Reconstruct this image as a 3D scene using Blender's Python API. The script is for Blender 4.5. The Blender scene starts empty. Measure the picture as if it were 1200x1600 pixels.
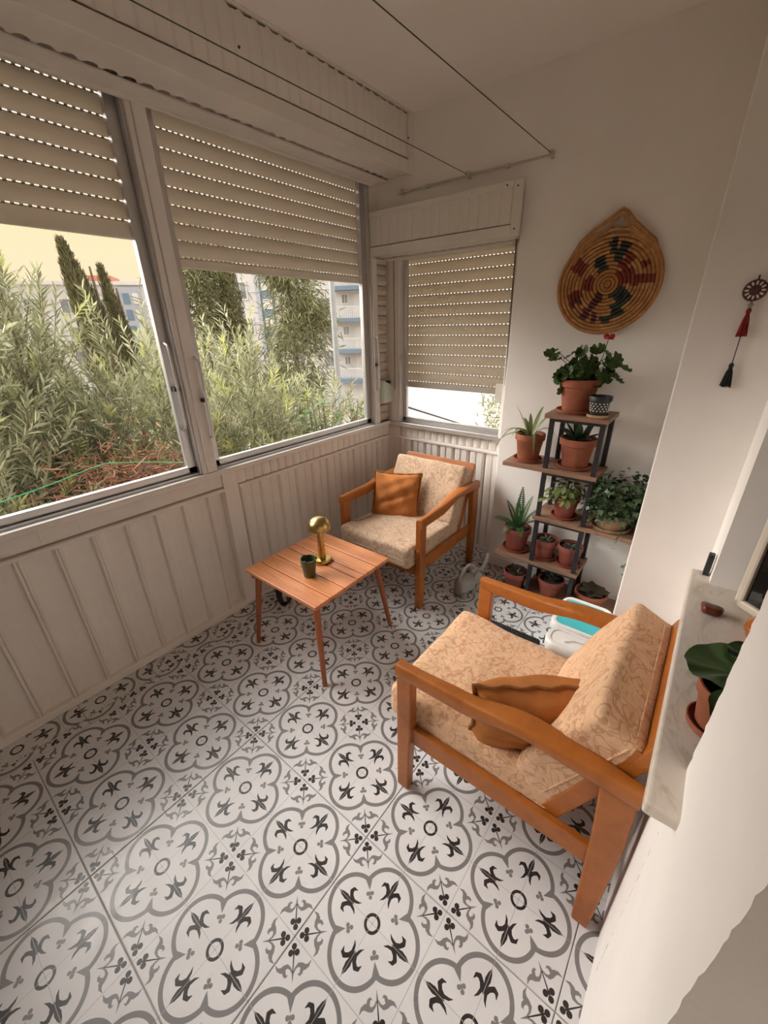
import bpy, math, random
import numpy as np
from mathutils import Vector, Matrix, Euler
random.seed(7)
rng = np.random.default_rng(7)
PI = math.pi
scene = bpy.context.scene
COL = scene.collection

# ------------------------------------------------------------------ camera
cam_data = bpy.data.cameras.new('camera')
cam = bpy.data.objects.new('camera', cam_data)
COL.objects.link(cam)
cam.location = (1.92102, 0.0, 1.51424)
cam.rotation_euler = (math.radians(65.30600), math.radians(1.15682), math.radians(38.41410))
cam_data.sensor_fit = 'VERTICAL'
cam_data.sensor_height = 36.0
cam_data.lens = 635.0076 * 36.0 / 1600.0
cam_data.clip_start = 0.02
cam_data.clip_end = 400
scene.camera = cam

# ------------------------------------------------------------------ sky, sun, exposure
SKY = 2.5
world = bpy.data.worlds.new('hazy_evening_sky')
scene.world = world
world.use_nodes = True
wn, wl = world.node_tree.nodes, world.node_tree.links
wn.clear()
w_out = wn.new('ShaderNodeOutputWorld'); w_bg = wn.new('ShaderNodeBackground')
w_tc = wn.new('ShaderNodeTexCoord'); w_sep = wn.new('ShaderNodeSeparateXYZ'); w_ramp = wn.new('ShaderNodeValToRGB')
wl.new(w_tc.outputs['Generated'], w_sep.inputs[0]); wl.new(w_sep.outputs['Z'], w_ramp.inputs['Fac'])
e = w_ramp.color_ramp.elements
e[0].position = 0.0; e[0].color = (0.31, 0.255, 0.185, 1)          # warm haze at the horizon, overcast-like rise to the zenith
e[1].position = 1.0; e[1].color = (0.97, 0.99, 1.0, 1)
m_ = w_ramp.color_ramp.elements.new(0.16); m_.color = (0.345, 0.265, 0.165, 1)
m_ = w_ramp.color_ramp.elements.new(0.5); m_.color = (0.64, 0.615, 0.58, 1)
wl.new(w_ramp.outputs['Color'], w_bg.inputs['Color']); w_bg.inputs['Strength'].default_value = SKY
wl.new(w_bg.outputs[0], w_out.inputs[0])

sun_d = bpy.data.lights.new('sun', 'SUN'); sun = bpy.data.objects.new('sun', sun_d); COL.objects.link(sun)
sun_d.energy = 11.5; sun_d.angle = math.radians(60); sun_d.color = (1.0, 0.95, 0.89)
sun.rotation_euler = Vector((-0.86, -0.32, 0.62)).to_track_quat('Z', 'Y').to_euler()
sun.location = (-6, -3, 8)

vs = scene.view_settings
vs.view_transform = 'Standard'; vs.look = 'None'; vs.exposure = 0.42; vs.gamma = 1.0; vs.use_curve_mapping = False
scene.cycles.max_bounces = 10; scene.cycles.diffuse_bounces = 8; scene.cycles.transparent_max_bounces = 12
scene.cycles.caustics_reflective = False; scene.cycles.caustics_refractive = False
scene.cycles.use_denoising = True
scene.cycles.use_adaptive_sampling = True; scene.cycles.adaptive_threshold = 0.05; scene.cycles.adaptive_min_samples = 16
scene.cycles.sample_clamp_indirect = 6.0

# ------------------------------------------------------------------ mesh helper
class MB:
    def __init__(s): s.v = []; s.f = []; s.m = []; s.smooth = []
    def add(s, vs_, fs_, mi=0, sm=False, M=None):
        o = len(s.v)
        for p in vs_:
            p = Vector(p)
            s.v.append(tuple(M @ p) if M is not None else tuple(p))
        for f in fs_:
            s.f.append(tuple(i + o for i in f)); s.m.append(mi); s.smooth.append(sm)
        return s
    def box(s, a, b, mi=0, M=None):
        x0, y0, z0 = a; x1, y1, z1 = b
        return s.add([(x0,y0,z0),(x1,y0,z0),(x1,y1,z0),(x0,y1,z0),(x0,y0,z1),(x1,y0,z1),(x1,y1,z1),(x0,y1,z1)],
                     [(0,3,2,1),(4,5,6,7),(0,1,5,4),(1,2,6,5),(2,3,7,6),(3,0,4,7)], mi, False, M)
    def prism(s, poly, axis, d0, d1, mi=0, M=None, sm=False):
        """poly: 2-D points in the two other axes (in cyclic order), extruded along axis"""
        n = len(poly)
        def P(p, d):
            if axis == 'x': return (d, p[0], p[1])
            if axis == 'y': return (p[0], d, p[1])
            return (p[0], p[1], d)
        vs_ = [P(p, d0) for p in poly] + [P(p, d1) for p in poly]
        fs_ = [tuple(range(n)), tuple(range(2*n-1, n-1, -1))] + [(i, i+n, (i+1) % n + n, (i+1) % n) for i in range(n)]
        return s.add(vs_, fs_, mi, sm, M)
    def loft(s, rings, mi=0, sm=True, cap=True, closed=False, M=None):
        n = len(rings[0]); vs_ = [p for r in rings for p in r]; fs_ = []
        k = len(rings)
        for i in range(k if closed else k-1):
            j2 = (i+1) % k
            for j in range(n):
                fs_.append((i*n+j, i*n+(j+1) % n, j2*n+(j+1) % n, j2*n+j))
        if cap and not closed:
            fs_.append(tuple(range(n-1, -1, -1))); fs_.append(tuple(range((k-1)*n, k*n)))
        return s.add(vs_, fs_, mi, sm, M)
    def tube(s, path, r, n=8, mi=0, cap=True, closed=False, M=None):
        path = [Vector(p) for p in path]; k = len(path)
        rs = r if isinstance(r, (list, tuple)) else [r]*k
        rings = []; up = None
        for i in range(k):
            if closed: t = path[(i+1) % k] - path[i-1]
            else: t = path[min(i+1, k-1)] - path[max(i-1, 0)]
            t.normalize()
            if up is None:
                up = Vector((0,0,1)) if abs(t.z) < .9 else Vector((1,0,0))
            a = t.cross(up)
            if a.length < 1e-5: a = t.cross(Vector((0.3,1,.2)))
            a.normalize(); b = a.cross(t); b.normalize(); up = b
            rings.append([path[i] + (a*math.cos(2*PI*j/n) + b*math.sin(2*PI*j/n))*rs[i] for j in range(n)])
        return s.loft(rings, mi, True, cap, closed, M)
    def lathe(s, prof, n=24, mi=0, M=None, cap0=True, cap1=True):
        rings = [[(r*math.cos(2*PI*j/n), r*math.sin(2*PI*j/n), z) for j in range(n)] for r, z in prof]
        k = len(rings); fs_ = []
        vs_ = [p for r in rings for p in r]
        for i in range(k-1):
            for j in range(n): fs_.append((i*n+j, i*n+(j+1) % n, (i+1)*n+(j+1) % n, (i+1)*n+j))
        if cap0: fs_.append(tuple(range(n-1, -1, -1)))
        if cap1: fs_.append(tuple(range((k-1)*n, k*n)))
        return s.add(vs_, fs_, mi, True, M)
    def grid(s, fn, nu, nv, mi=0, sm=True, M=None):
        vs_ = [fn(i/nu, j/nv) for i in range(nu+1) for j in range(nv+1)]
        fs_ = [(i*(nv+1)+j, (i+1)*(nv+1)+j, (i+1)*(nv+1)+j+1, i*(nv+1)+j+1) for i in range(nu) for j in range(nv)]
        return s.add(vs_, fs_, mi, sm, M)
    def mesh(s, name, mats, sharp=40):
        me = bpy.data.meshes.new(name)
        me.from_pydata(s.v, [], s.f)
        for m in (mats if isinstance(mats, (list, tuple)) else [mats]): me.materials.append(m)
        me.polygons.foreach_set('material_index', s.m)
        me.polygons.foreach_set('use_smooth', s.smooth)
        me.update()
        if any(s.smooth) and sharp: me.set_sharp_from_angle(angle=math.radians(sharp))
        return me
    def build(s, name, mats, parent=None, loc=None, rot=None, bevel=0, seg=2, sharp=40):
        me = s.mesh(name, mats, sharp)
        return link(name, me, parent, loc, rot, bevel, seg)

def link(name, me, parent=None, loc=None, rot=None, bevel=0, seg=2):
    o = bpy.data.objects.new(name, me); COL.objects.link(o)
    if parent is not None: o.parent = parent
    if loc is not None: o.location = loc
    if rot is not None: o.rotation_euler = rot
    if bevel:
        b = o.modifiers.new('bevel', 'BEVEL'); b.width = bevel; b.segments = seg; b.limit_method = 'ANGLE'; b.angle_limit = math.radians(35)
        b.harden_normals = False
    return o
def link_m(name, me, parent, M):
    o = bpy.data.objects.new(name, me); COL.objects.link(o); o.parent = parent; o.matrix_basis = M
    return o
def thing(name, label, cat, loc=(0,0,0), rot=(0,0,0), group=None):
    o = bpy.data.objects.new(name, None); COL.objects.link(o); o.empty_display_size = .05
    o.location = loc; o.rotation_euler = rot
    return tag(o, label, cat, group)
def tag(o, label, cat, group=None):
    o['label'] = label; o['category'] = cat
    if group: o['group'] = group
    return o
def struct(o, label=None):
    o['kind'] = 'structure'
    if label: o['label'] = label
    return o
def copy_tree(o, parent=None):
    c = o.copy(); COL.objects.link(c); c.parent = parent
    for ch in list(o.children): copy_tree(ch, c)
    return c
def kids(o): return list(o.children)

# ------------------------------------------------------------------ node helper
class N:
    def __init__(s, mat): s.t = mat.node_tree; s.n = s.t.nodes; s.l = s.t.links
    def new(s, typ, **kw):
        n = s.n.new(typ)
        for k, v in kw.items(): setattr(n, k, v)
        return n
    def put(s, sock, v):
        if hasattr(v, 'is_output') or isinstance(v, bpy.types.NodeSocket): s.l.new(v, sock)
        else: sock.default_value = v
    def m(s, op, a, b=None, c=None, clamp=False):
        n = s.new('ShaderNodeMath', operation=op, use_clamp=clamp); s.put(n.inputs[0], a)
        if b is not None: s.put(n.inputs[1], b)
        if c is not None: s.put(n.inputs[2], c)
        return n.outputs[0]
    def vm(s, op, a, b=None, scale=None):
        n = s.new('ShaderNodeVectorMath', operation=op); s.put(n.inputs[0], a)
        if b is not None: s.put(n.inputs[1], b)
        if scale is not None: s.put(n.inputs['Scale'], scale)
        return n.outputs['Value'] if op in ('LENGTH', 'DOT_PRODUCT', 'DISTANCE') else n.outputs['Vector']
    def mix(s, f, a, b, blend='MIX'):
        n = s.new('ShaderNodeMix', data_type='RGBA', blend_type=blend); s.put(n.inputs[0], f)
        s.put(n.inputs[6], a); s.put(n.inputs[7], b)
        return n.outputs[2]
    def noise(s, vec, scale, detail=3, rough=.5, dist=0):
        n = s.new('ShaderNodeTexNoise'); n.inputs['Scale'].default_value = scale; n.inputs['Detail'].default_value = detail
        n.inputs['Roughness'].default_value = rough; n.inputs['Distortion'].default_value = dist
        if vec is not None: s.l.new(vec, n.inputs['Vector'])
        return n.outputs['Fac']
    def coord(s, which='Object', scale=None):
        t = s.new('ShaderNodeTexCoord').outputs[which]
        if scale is None: return t
        mp = s.new('ShaderNodeMapping'); mp.inputs['Scale'].default_value = scale; s.l.new(t, mp.inputs['Vector'])
        return mp.outputs[0]
    def ramp(s, f, stops):
        r = s.new('ShaderNodeValToRGB'); s.put(r.inputs['Fac'], f)
        el = r.color_ramp.elements
        while len(el) < len(stops): el.new(.5)
        for i, (p, c) in enumerate(stops): el[i].position = p; el[i].color = (*c, 1)
        return r.outputs['Color']

def new_mat(name, rough=.5, metallic=0, spec=.5):
    m = bpy.data.materials.new(name); m.use_nodes = True
    b = m.node_tree.nodes['Principled BSDF']
    b.inputs['Roughness'].default_value = rough; b.inputs['Metallic'].default_value = metallic
    b.inputs['Specular IOR Level'].default_value = spec
    return m, N(m), b
def c4(c, k=1.0): return (min(c[0]*k, 1), min(c[1]*k, 1), min(c[2]*k, 1), 1)
def bump(n, b, h, dist, strength=1.0):
    bp = n.new('ShaderNodeBump'); bp.inputs['Distance'].default_value = dist; bp.inputs['Strength'].default_value = strength
    n.l.new(h, bp.inputs['Height']); n.l.new(bp.outputs[0], b.inputs['Normal'])
def pmat(name, col, rough=.5, var=.12, scale=6, bmp=0, bscale=60, metallic=0, spec=.5, stretch=None, which='Object'):
    m, n, b = new_mat(name, rough, metallic, spec)
    v = n.coord(which, stretch)
    f = n.noise(v, scale, 4, .6)
    n.l.new(n.ramp(f, [(.3, c4(col, 1-var)[:3]), (.7, c4(col, 1+var)[:3])]), b.inputs['Base Color'])
    if bmp: bump(n, b, n.noise(v, bscale, 4, .6), bmp)
    return m
def wood(name, col, dark, rough=.4, stretch=(1,1,1), scale=30, knots=0):
    m, n, b = new_mat(name, rough)
    v = n.coord('Object', stretch)
    f = n.noise(v, scale, 6, .65, .6)
    g = n.noise(v, scale*.18, 3, .5, 1.0)
    h = n.m('MULTIPLY_ADD', f, .6, n.m('MULTIPLY', g, .4))
    n.l.new(n.ramp(h, [(.32, dark), (.5, col), (.68, c4(col, 1.18)[:3])]), b.inputs['Base Color'])
    bump(n, b, f, .0004, .6)
    return m
def leaf_mat(name, stops, rough=.5, trans=.25, rim=None):
    m, n, b = new_mat(name, rough)
    g = n.new('ShaderNodeNewGeometry')
    c = n.ramp(g.outputs['Random Per Island'], stops)
    n.l.new(c, b.inputs['Base Color'])
    tr = n.new('ShaderNodeBsdfTranslucent'); n.l.new(c, tr.inputs['Color'])
    mx = n.new('ShaderNodeMixShader'); mx.inputs[0].default_value = trans
    n.l.new(b.outputs[0], mx.inputs[1]); n.l.new(tr.outputs[0], mx.inputs[2])
    n.l.new(mx.outputs[0], n.n['Material Output'].inputs['Surface'])
    return m
def glass_mat(name, tint=(1,1,1), refl=.06):
    m = bpy.data.materials.new(name); m.use_nodes = True; n = N(m); n.n.remove(n.n['Principled BSDF'])
    tr = n.new('ShaderNodeBsdfTransparent'); tr.inputs['Color'].default_value = (*tint, 1)
    gl = n.new('ShaderNodeBsdfGlossy'); gl.inputs['Roughness'].default_value = .02
    fr = n.new('ShaderNodeFresnel'); fr.inputs['IOR'].default_value = 1.25
    mx = n.new('ShaderNodeMixShader'); n.l.new(n.m('MULTIPLY', fr.outputs[0], .6), mx.inputs[0])
    n.l.new(tr.outputs[0], mx.inputs[1]); n.l.new(gl.outputs[0], mx.inputs[2])
    n.l.new(mx.outputs[0], n.n['Material Output'].inputs['Surface'])
    return m

# ------------------------------------------------------------------ materials
M = {}
M['plaster'] = pmat('white_plaster', (.87, .835, .80), .85, .04, 2.2, .0012, 26, spec=.2)
M['ceiling'] = pmat('ceiling_paint', (.86, .815, .775), .9, .04, 1.4, .001, 14, spec=.2)
def clad():
    m, n, b = new_mat('aged_cream_cladding', .5, 0, .35)
    v = n.coord('Object')
    f = n.noise(n.coord('Object', (1, 9, .8)), 5, 5, .65)
    g = n.noise(v, 3.0, 4, .6)
    h = n.noise(n.coord('Object', (1, 26, 1.6)), 4, 5, .7)
    c1 = n.ramp(g, [(.3, (.79, .735, .68)), (.7, (.86, .815, .765))])
    c2 = n.mix(n.m('MULTIPLY', n.ramp(h, [(.58, (0,0,0)), (.78, (1,1,1))]), .14), c1, (.40, .34, .28, 1))
    c3 = n.mix(n.m('MULTIPLY', n.ramp(f, [(.62, (0,0,0)), (.80, (1,1,1))]), .2), c2, (.48, .41, .34, 1))
    n.l.new(c3, b.inputs['Base Color'])
    bump(n, b, g, .001)
    return m
M['clad'] = clad()
M['clad_box'] = pmat('cream_shutter_box', (.76, .715, .66), .55, .07, 4, .0006, 40, spec=.3)
M['frame'] = pmat('painted_grey_frame', (.80, .75, .70), .45, .05, 7, spec=.4)
M['alu'] = pmat('bare_aluminium', (.62, .60, .59), .35, .05, 9, metallic=.55)
def slat_material(name, tr_):
    m, n, b = new_mat(name, .5, 0, .35)
    c = n.ramp(n.noise(n.coord('Object'), 3, 3, .6), [(.3, (.70, .655, .595)), (.7, (.76, .715, .655))])
    n.l.new(c, b.inputs['Base Color'])
    tr = n.new('ShaderNodeBsdfTranslucent'); tr.inputs['Color'].default_value = (.80, .70, .55, 1)
    mx = n.new('ShaderNodeMixShader'); mx.inputs[0].default_value = tr_
    n.l.new(b.outputs[0], mx.inputs[1]); n.l.new(tr.outputs[0], mx.inputs[2])
    n.l.new(mx.outputs[0], n.n['Material Output'].inputs['Surface'])
    return m
M['slat'] = slat_material('cream_shutter_slat', .13)
M['slat_thin'] = slat_material('thin_cream_shutter_slat', .36)
M['dirt'] = pmat('dark_dirt', (.10, .085, .07), .9, .3, 30)
M['glass'] = glass_mat('window_glass')
M['grout'] = pmat('grey_grout', (.36, .34, .33), .9, .2, 20)
M['chair_wood'] = wood('orange_lacquered_beech', (.36, .112, .018), (.25, .068, .010), .38, (1,1,1), 16)
M['table_wood'] = wood('cedar_stained_plank', (.60, .235, .09), (.40, .13, .045), .34, (.10, 1, 1), 60)
M['table_leg'] = wood('red_brown_table_leg', (.33, .10, .035), (.22, .06, .02), .42, (1, 1, .12), 60)
M['shelf_wood'] = wood('brown_laminate_shelf', (.27, .15, .095), (.17, .09, .055), .5, (.12, 1, 1), 50)
M['black_metal'] = pmat('black_metal', (.018, .017, .019), .45, .2, 20)
M['terra'] = pmat('terracotta', (.30, .10, .055), .75, .18, 14, .0006, 70, spec=.25)
M['terra_red'] = pmat('red_plastic_pot', (.25, .062, .042), .55, .15, 10)
M['terra_tan'] = pmat('tan_clay_pot', (.33, .21, .11), .75, .2, 10, .0008, 40)
M['soil'] = pmat('dark_soil', (.035, .024, .017), .95, .5, 60, .004, 90)
M['brass'] = pmat('brushed_brass', (.50, .36, .13), .28, .1, 20, metallic=1)
M['olive'] = pmat('olive_ceramic', (.085, .095, .035), .45, .1, 20)
M['ash'] = pmat('dark_cup_inside', (.05, .05, .05), .8, .3, 50)
M['black'] = pmat('black_plastic', (.02, .02, .021), .5, .2, 30)
M['grey_plastic'] = pmat('warm_grey_plastic', (.33, .30, .275), .5, .05, 8)
M['white_plastic'] = pmat('milky_white_plastic', (.72, .71, .69), .35, .03, 5)
M['teal'] = pmat('turquoise_plastic', (.07, .47, .52), .4, .06, 6)
M['mint'] = pmat('pale_mint_plastic', (.62, .68, .61), .45, .05, 8)
M['wire'] = pmat('dark_green_wire', (.05, .07, .055), .5, .2, 30)
M['wire_white'] = pmat('white_coated_rail', (.55, .51, .47), .5, .1, 20)
M['green_line'] = pmat('bright_green_line', (.05, .42, .17), .5, .05, 20)
M['strap'] = pmat('brown_grey_strap', (.20, .16, .13), .8, .2, 80)
def marble():
    m, n, b = new_mat('cream_marble', .3)
    v = n.coord('Object', (2.2, 1, 1))
    f = n.noise(v, 9, 8, .7, 1.6)
    n.l.new(n.ramp(f, [(.35, (.56, .48, .40)), (.48, (.70, .62, .54)), (.7, (.74, .67, .59))]), b.inputs['Base Color'])
    return m
M['marble'] = marble()
def fabric(name, ground, motif, scale=9, w=.035):
    m, n, b = new_mat(name, .9, 0, .15)
    v = n.coord('Object')
    f1 = n.noise(v, scale, 2, .5, 1.1)
    mp = n.new('ShaderNodeMapping'); mp.inputs['Location'].default_value = (3.1, 1.7, 5.2); n.l.new(v, mp.inputs['Vector'])
    f2 = n.noise(mp.outputs[0], scale*1.25, 2, .5, 1.4)
    def contour(f, per, ww):
        a = n.m('ABSOLUTE', n.m('SUBTRACT', n.m('FRACT', n.m('MULTIPLY', f, per)), .5))
        return n.m('LESS_THAN', a, ww)
    c = n.m('MAXIMUM', contour(f1, 7, w*2.2), contour(f2, 5, w*1.6))
    vo = n.new('ShaderNodeTexVoronoi'); vo.inputs['Scale'].default_value = scale*3.2; n.l.new(v, vo.inputs['Vector'])
    blob = n.m('MULTIPLY', n.m('LESS_THAN', vo.outputs['Distance'], .26), n.m('GREATER_THAN', f1, .52))
    c = n.m('MAXIMUM', c, blob)
    fine = n.noise(v, 220, 2, .6)
    g = n.ramp(n.noise(v, 40, 3, .6), [(.3, c4(ground, .9)[:3]), (.7, c4(ground, 1.08)[:3])])
    n.l.new(n.mix(n.m('MULTIPLY', c, .75), g, (*motif, 1)), b.inputs['Base Color'])
    bump(n, b, n.m('MULTIPLY_ADD', n.noise(v, 11, 3, .5), 6.0, fine), .0016, .9)
    b.inputs['Sheen Weight'].default_value = .2
    return m
M['fab_far'] = fabric('beige_scroll_fabric', (.54, .385, .265), (.37, .235, .15))
M['fab_near'] = fabric('peach_scroll_fabric', (.66, .415, .25), (.46, .235, .12))
M['suede'] = pmat('tan_suede', (.42, .155, .045), .92, .2, 9, .0025, 16, spec=.15)
M['suede_edge'] = pmat('tan_suede_edge', (.27, .11, .03), .9, .15, 30)

# ---- printed floor tile: quatrefoil, fleur-de-lis and corner flourishes, worked out per 0.30 m cell
def tile_material():
    m, n, b = new_mat('printed_cement_look_tile', .32, 0, .45)
    sep = n.new('ShaderNodeSeparateXYZ'); n.l.new(n.coord('Object'), sep.inputs[0])
    u = n.m('ABSOLUTE', n.m('WRAP', n.m('DIVIDE', sep.outputs['X'], .15), 1.0, -1.0))
    v = n.m('ABSOLUTE', n.m('WRAP', n.m('DIVIDE', sep.outputs['Y'], .15), 1.0, -1.0))
    p = n.m('MAXIMUM', u, v); q = n.m('MINIMUM', u, v)
    P = n.new('ShaderNodeCombineXYZ'); n.l.new(p, P.inputs[0]); n.l.new(q, P.inputs[1]); P = P.outputs[0]
    r2 = 1/math.sqrt(2)
    s_ = n.m('MULTIPLY', n.m('ADD', p, q), r2); d_ = n.m('MULTIPLY', n.m('SUBTRACT', p, q), r2)
    e_ = n.m('SUBTRACT', math.sqrt(2), s_)
    Q = n.new('ShaderNodeCombineXYZ'); n.l.new(e_, Q.inputs[0]); n.l.new(d_, Q.inputs[1]); Q = Q.outputs[0]
    def circ(V, c, r): return n.m('SUBTRACT', n.vm('DISTANCE', V, (c[0], c[1], 0)), r)
    def cap(V, a, b_, ra, rb):
        ba = (b_[0]-a[0], b_[1]-a[1], 0); L = ba[0]**2 + ba[1]**2
        pa = n.vm('SUBTRACT', V, (a[0], a[1], 0))
        h = n.m('MULTIPLY', n.vm('DOT_PRODUCT', pa, ba), 1/L, clamp=True)
        d = n.vm('DISTANCE', pa, n.vm('SCALE', ba, scale=h))
        return n.m('SUBTRACT', d, n.m('MULTIPLY_ADD', h, rb-ra, ra))
    def union(*a):
        r = a[0]
        for x in a[1:]: r = n.m('MINIMUM', r, x)
        return r
    def chain(V, pts): return union(*[cap(V, pts[i][:2], pts[i+1][:2], pts[i][2], pts[i+1][2]) for i in range(len(pts)-1)])
    # grey: quatrefoil band with cusps
    dist = n.vm('DISTANCE', P, (.446, 0, 0))
    band = n.m('MAXIMUM', n.m('SUBTRACT', dist, .512), n.m('SUBTRACT', .436, dist))
    S0 = math.sqrt(2)
    cusp = cap(Q, (S0-.70, 0), (S0-.50, 0), .075, .002)
    cusp = n.m('MAXIMUM', cusp, n.m('SUBTRACT', dist, .512))
    clov_g = union(circ(Q, (S0-.385, 0), .034), circ(Q, (S0-.448, .042), .034), cap(Q, (S0-.47, 0), (S0-.40, 0), .012, .012))
    flour = chain(Q, [(.470, .006, .010), (.405, .045, .016), (.372, .098, .026), (.388, .150, .036), (.415, .205, .036), (.400, .262, .022), (.343, .308, .004)])
    flour2 = chain(Q, [(.41, .165, .034), (.475, .142, .026), (.498, .118, .016), (.483, .088, .005)])
    tail = cap(Q, (.455, 0), (.585, 0), .020, .001)
    grey = union(band, cusp, clov_g, flour, flour2, tail)
    # dark: centre ring, fleur-de-lis, corner clover with stem
    rc = n.vm('LENGTH', P)
    ring = n.m('SUBTRACT', n.m('ABSOLUTE', n.m('SUBTRACT', rc, .128)), .025)
    fle = chain(P, [(.47, 0, .012), (.66, 0, .050), (.745, 0, .036), (.828, 0, .003)])
    pet = chain(P, [(.355, .102, .004), (.415, .062, .020), (.50, .038, .028), (.575, .068, .034), (.622, .128, .036), (.606, .180, .028), (.540, .204, .006)])
    clov = union(circ(Q, (.130, 0), .045), circ(Q, (.212, .055), .046), cap(Q, (.14, 0), (.455, 0), .014, .008))
    dark = union(ring, fle, pet, clov)
    g = n.m('LESS_THAN', grey, 0.0); d = n.m('LESS_THAN', dark, 0.0)
    cloud = n.noise(n.coord('Object'), 9, 3, .6)
    white = n.ramp(cloud, [(.3, (.65, .64, .645)), (.7, (.71, .70, .705))])
    col = n.mix(g, white, (.205, .195, .195, 1))
    col = n.mix(d, col, (.030, .025, .024, 1))
    # fine printed joint lines on the cell axes and cell borders
    ln = n.m('MAXIMUM', n.m('LESS_THAN', q, .0055), n.m('GREATER_THAN', p, .9925))
    col = n.mix(n.m('MULTIPLY', ln, .75), col, (.40, .375, .365, 1))
    n.l.new(col, b.inputs['Base Color'])
    n.l.new(n.ramp(n.noise(n.coord('Object'), 14, 3, .6), [(.3, (.26,)*3), (.7, (.42,)*3)]), b.inputs['Roughness'])
    return m
M['tile'] = tile_material()

# ================================================================== THE ROOM
XL, XR, YB, YF, YP, ZC = 0.0, 2.03, -1.60, 2.47, 2.33, 2.53   # left wall, right wall, back end, far wall, pier, ceiling
# ---- floor: grout bed + one object per tile
fl = struct(MB().box((-.06, YB-.2, -.12), (2.6, 2.75, -.004)).build('floor', M['grout']), 'black grey and white patterned tile floor')
def tile_mesh(x0, y0, x1, y1, ox, oy):
    g = .0014; c = .0016
    x0 += g; y0 += g; x1 -= g; y1 -= g
    x0 -= ox; x1 -= ox; y0 -= oy; y1 -= oy
    b = MB()
    b.add([(x0,y0,-.011),(x1,y0,-.011),(x1,y1,-.011),(x0,y1,-.011),(x0,y0,-c),(x1,y0,-c),(x1,y1,-c),(x0,y1,-c),
           (x0+c,y0+c,0),(x1-c,y0+c,0),(x1-c,y1-c,0),(x0+c,y1-c,0)],
          [(0,3,2,1),(0,1,5,4),(1,2,6,5),(2,3,7,6),(3,0,4,7),(4,5,9,8),(5,6,10,9),(6,7,11,10),(7,4,8,11),(8,9,10,11)])
    return b.mesh('tile', M['tile'])
full = None
ys = [-.059 + .6*k for k in range(-3, 5)]
for xi, (xa, xb) in enumerate([(.18, .78), (.78, 1.38), (1.38, 1.98), (1.98, 2.06)]):
    for ya in ys:
        yb = min(ya + .6, 2.60)
        if ya > 2.3 and xi != 0 and False: continue
        ox, oy = xa + .15, ya + .15
        if xi < 3 and yb - ya > .59:
            if full is None: full = tile_mesh(xa, ya, xb, yb, ox, oy)
            me = full
        else: me = tile_mesh(xa, ya, xb, yb, ox, oy)
        link('tile', me, fl, (ox, oy, 0))
for k, ya in enumerate(np.arange(-1.66, 2.5, .30)):           # narrow cut strips along the window wall, pattern out of step
    off = (.075, .075) if ya < .4 else (-.04, .245)
    ox, oy = off[0], ya + off[1]
    link('tile', tile_mesh(0.0, ya, .134, ya+.30, ox, oy), fl, (ox, oy, 0))
    link('tile', tile_mesh(.134, ya, .18, ya+.30, .33, ya+.05), fl, (.33, ya+.05, 0))

# ---- ceiling and plastered walls
struct(MB().box((-.12, YB-.2, ZC), (2.6, 2.75, ZC+.15)).build('ceiling', M['ceiling']))
b = MB().prism([(.95, 0), (1.90, 0), (1.90, ZC+.05), (-.10, ZC+.05), (-.10, 2.13), (.95, 2.13)], 'y', YP, 2.62)
struct(b.build('wall_far', M['plaster'], bevel=.006), 'white plastered pier beside the small window')
Y1 = 1.50
struct(MB().box((1.815, Y1, 0), (2.5, 2.62, ZC+.05)).build('wall_alcove', M['plaster'], bevel=.004))
b = MB()
b.box((XR, YB, 0), (XR+.25, -.75, ZC+.05)); b.box((XR, -.75, 2.08), (XR+.25, .275, ZC+.05))
jr = random.Random(77)
def jag(): return jr.uniform(-.0009, .0009)
rings = [[(XR+jag(), .275+jag(), z_), (XR, .34, z_), (XR, .56, z_), (XR+jag(), .62+jag(), z_), (XR+.25, .62, z_), (XR+.25, .275, z_)] for z_ in np.arange(0, ZC+.06, .012)]
b.loft(rings, 0, False)
b.box((XR, .62, 0), (XR+.25, 1.26, .83)); b.box((XR, .62, 2.12), (XR+.25, 1.26, ZC+.05))
b.box((XR, 1.26, 0), (XR+.25, Y1, ZC+.05))
struct(b.build('wall_right', M['plaster']))
struct(MB().box((-.12, YB-.2, 0), (2.5, YB, ZC+.05)).build('wall_back', M['plaster']))
# slightly proud, dirty plinth at the pier's foot
struct(MB().box((.94, YP-.012, 0), (1.815, YP+.01, .075)).build('baseboard_far', M['plaster'], bevel=.006))
# door in the right wall, beside the camera
d = struct(MB().box((XR+.17, -.75, 0), (XR+.21, .275, 2.08)).build('door_1', M['frame'], bevel=.003))
for z0, z1 in ((.15, .85), (.98, 1.95)): MB().box((XR+.16, -.62, z0), (XR+.175, .14, z1)).build('panel', M['frame'], d, bevel=.006)

# ---- window in the right wall (room darkness painted black on sheet and pane)
M['frame_cream'] = pmat('cream_window_paint', (.60, .52, .43), .5, .06, 9)
M['painted_dark'] = pmat('painted_room_darkness', (.012, .010, .009), .06, .3, 3, spec=.6)  # near-black colour stands in for the unlit room behind the window
w = struct(MB().box((XR+.243, .62, .86), (XR+.25, 1.26, 2.12)).build('window_1', M['painted_dark']), 'black sheet painted as the dark room behind the marble sill window')
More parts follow.
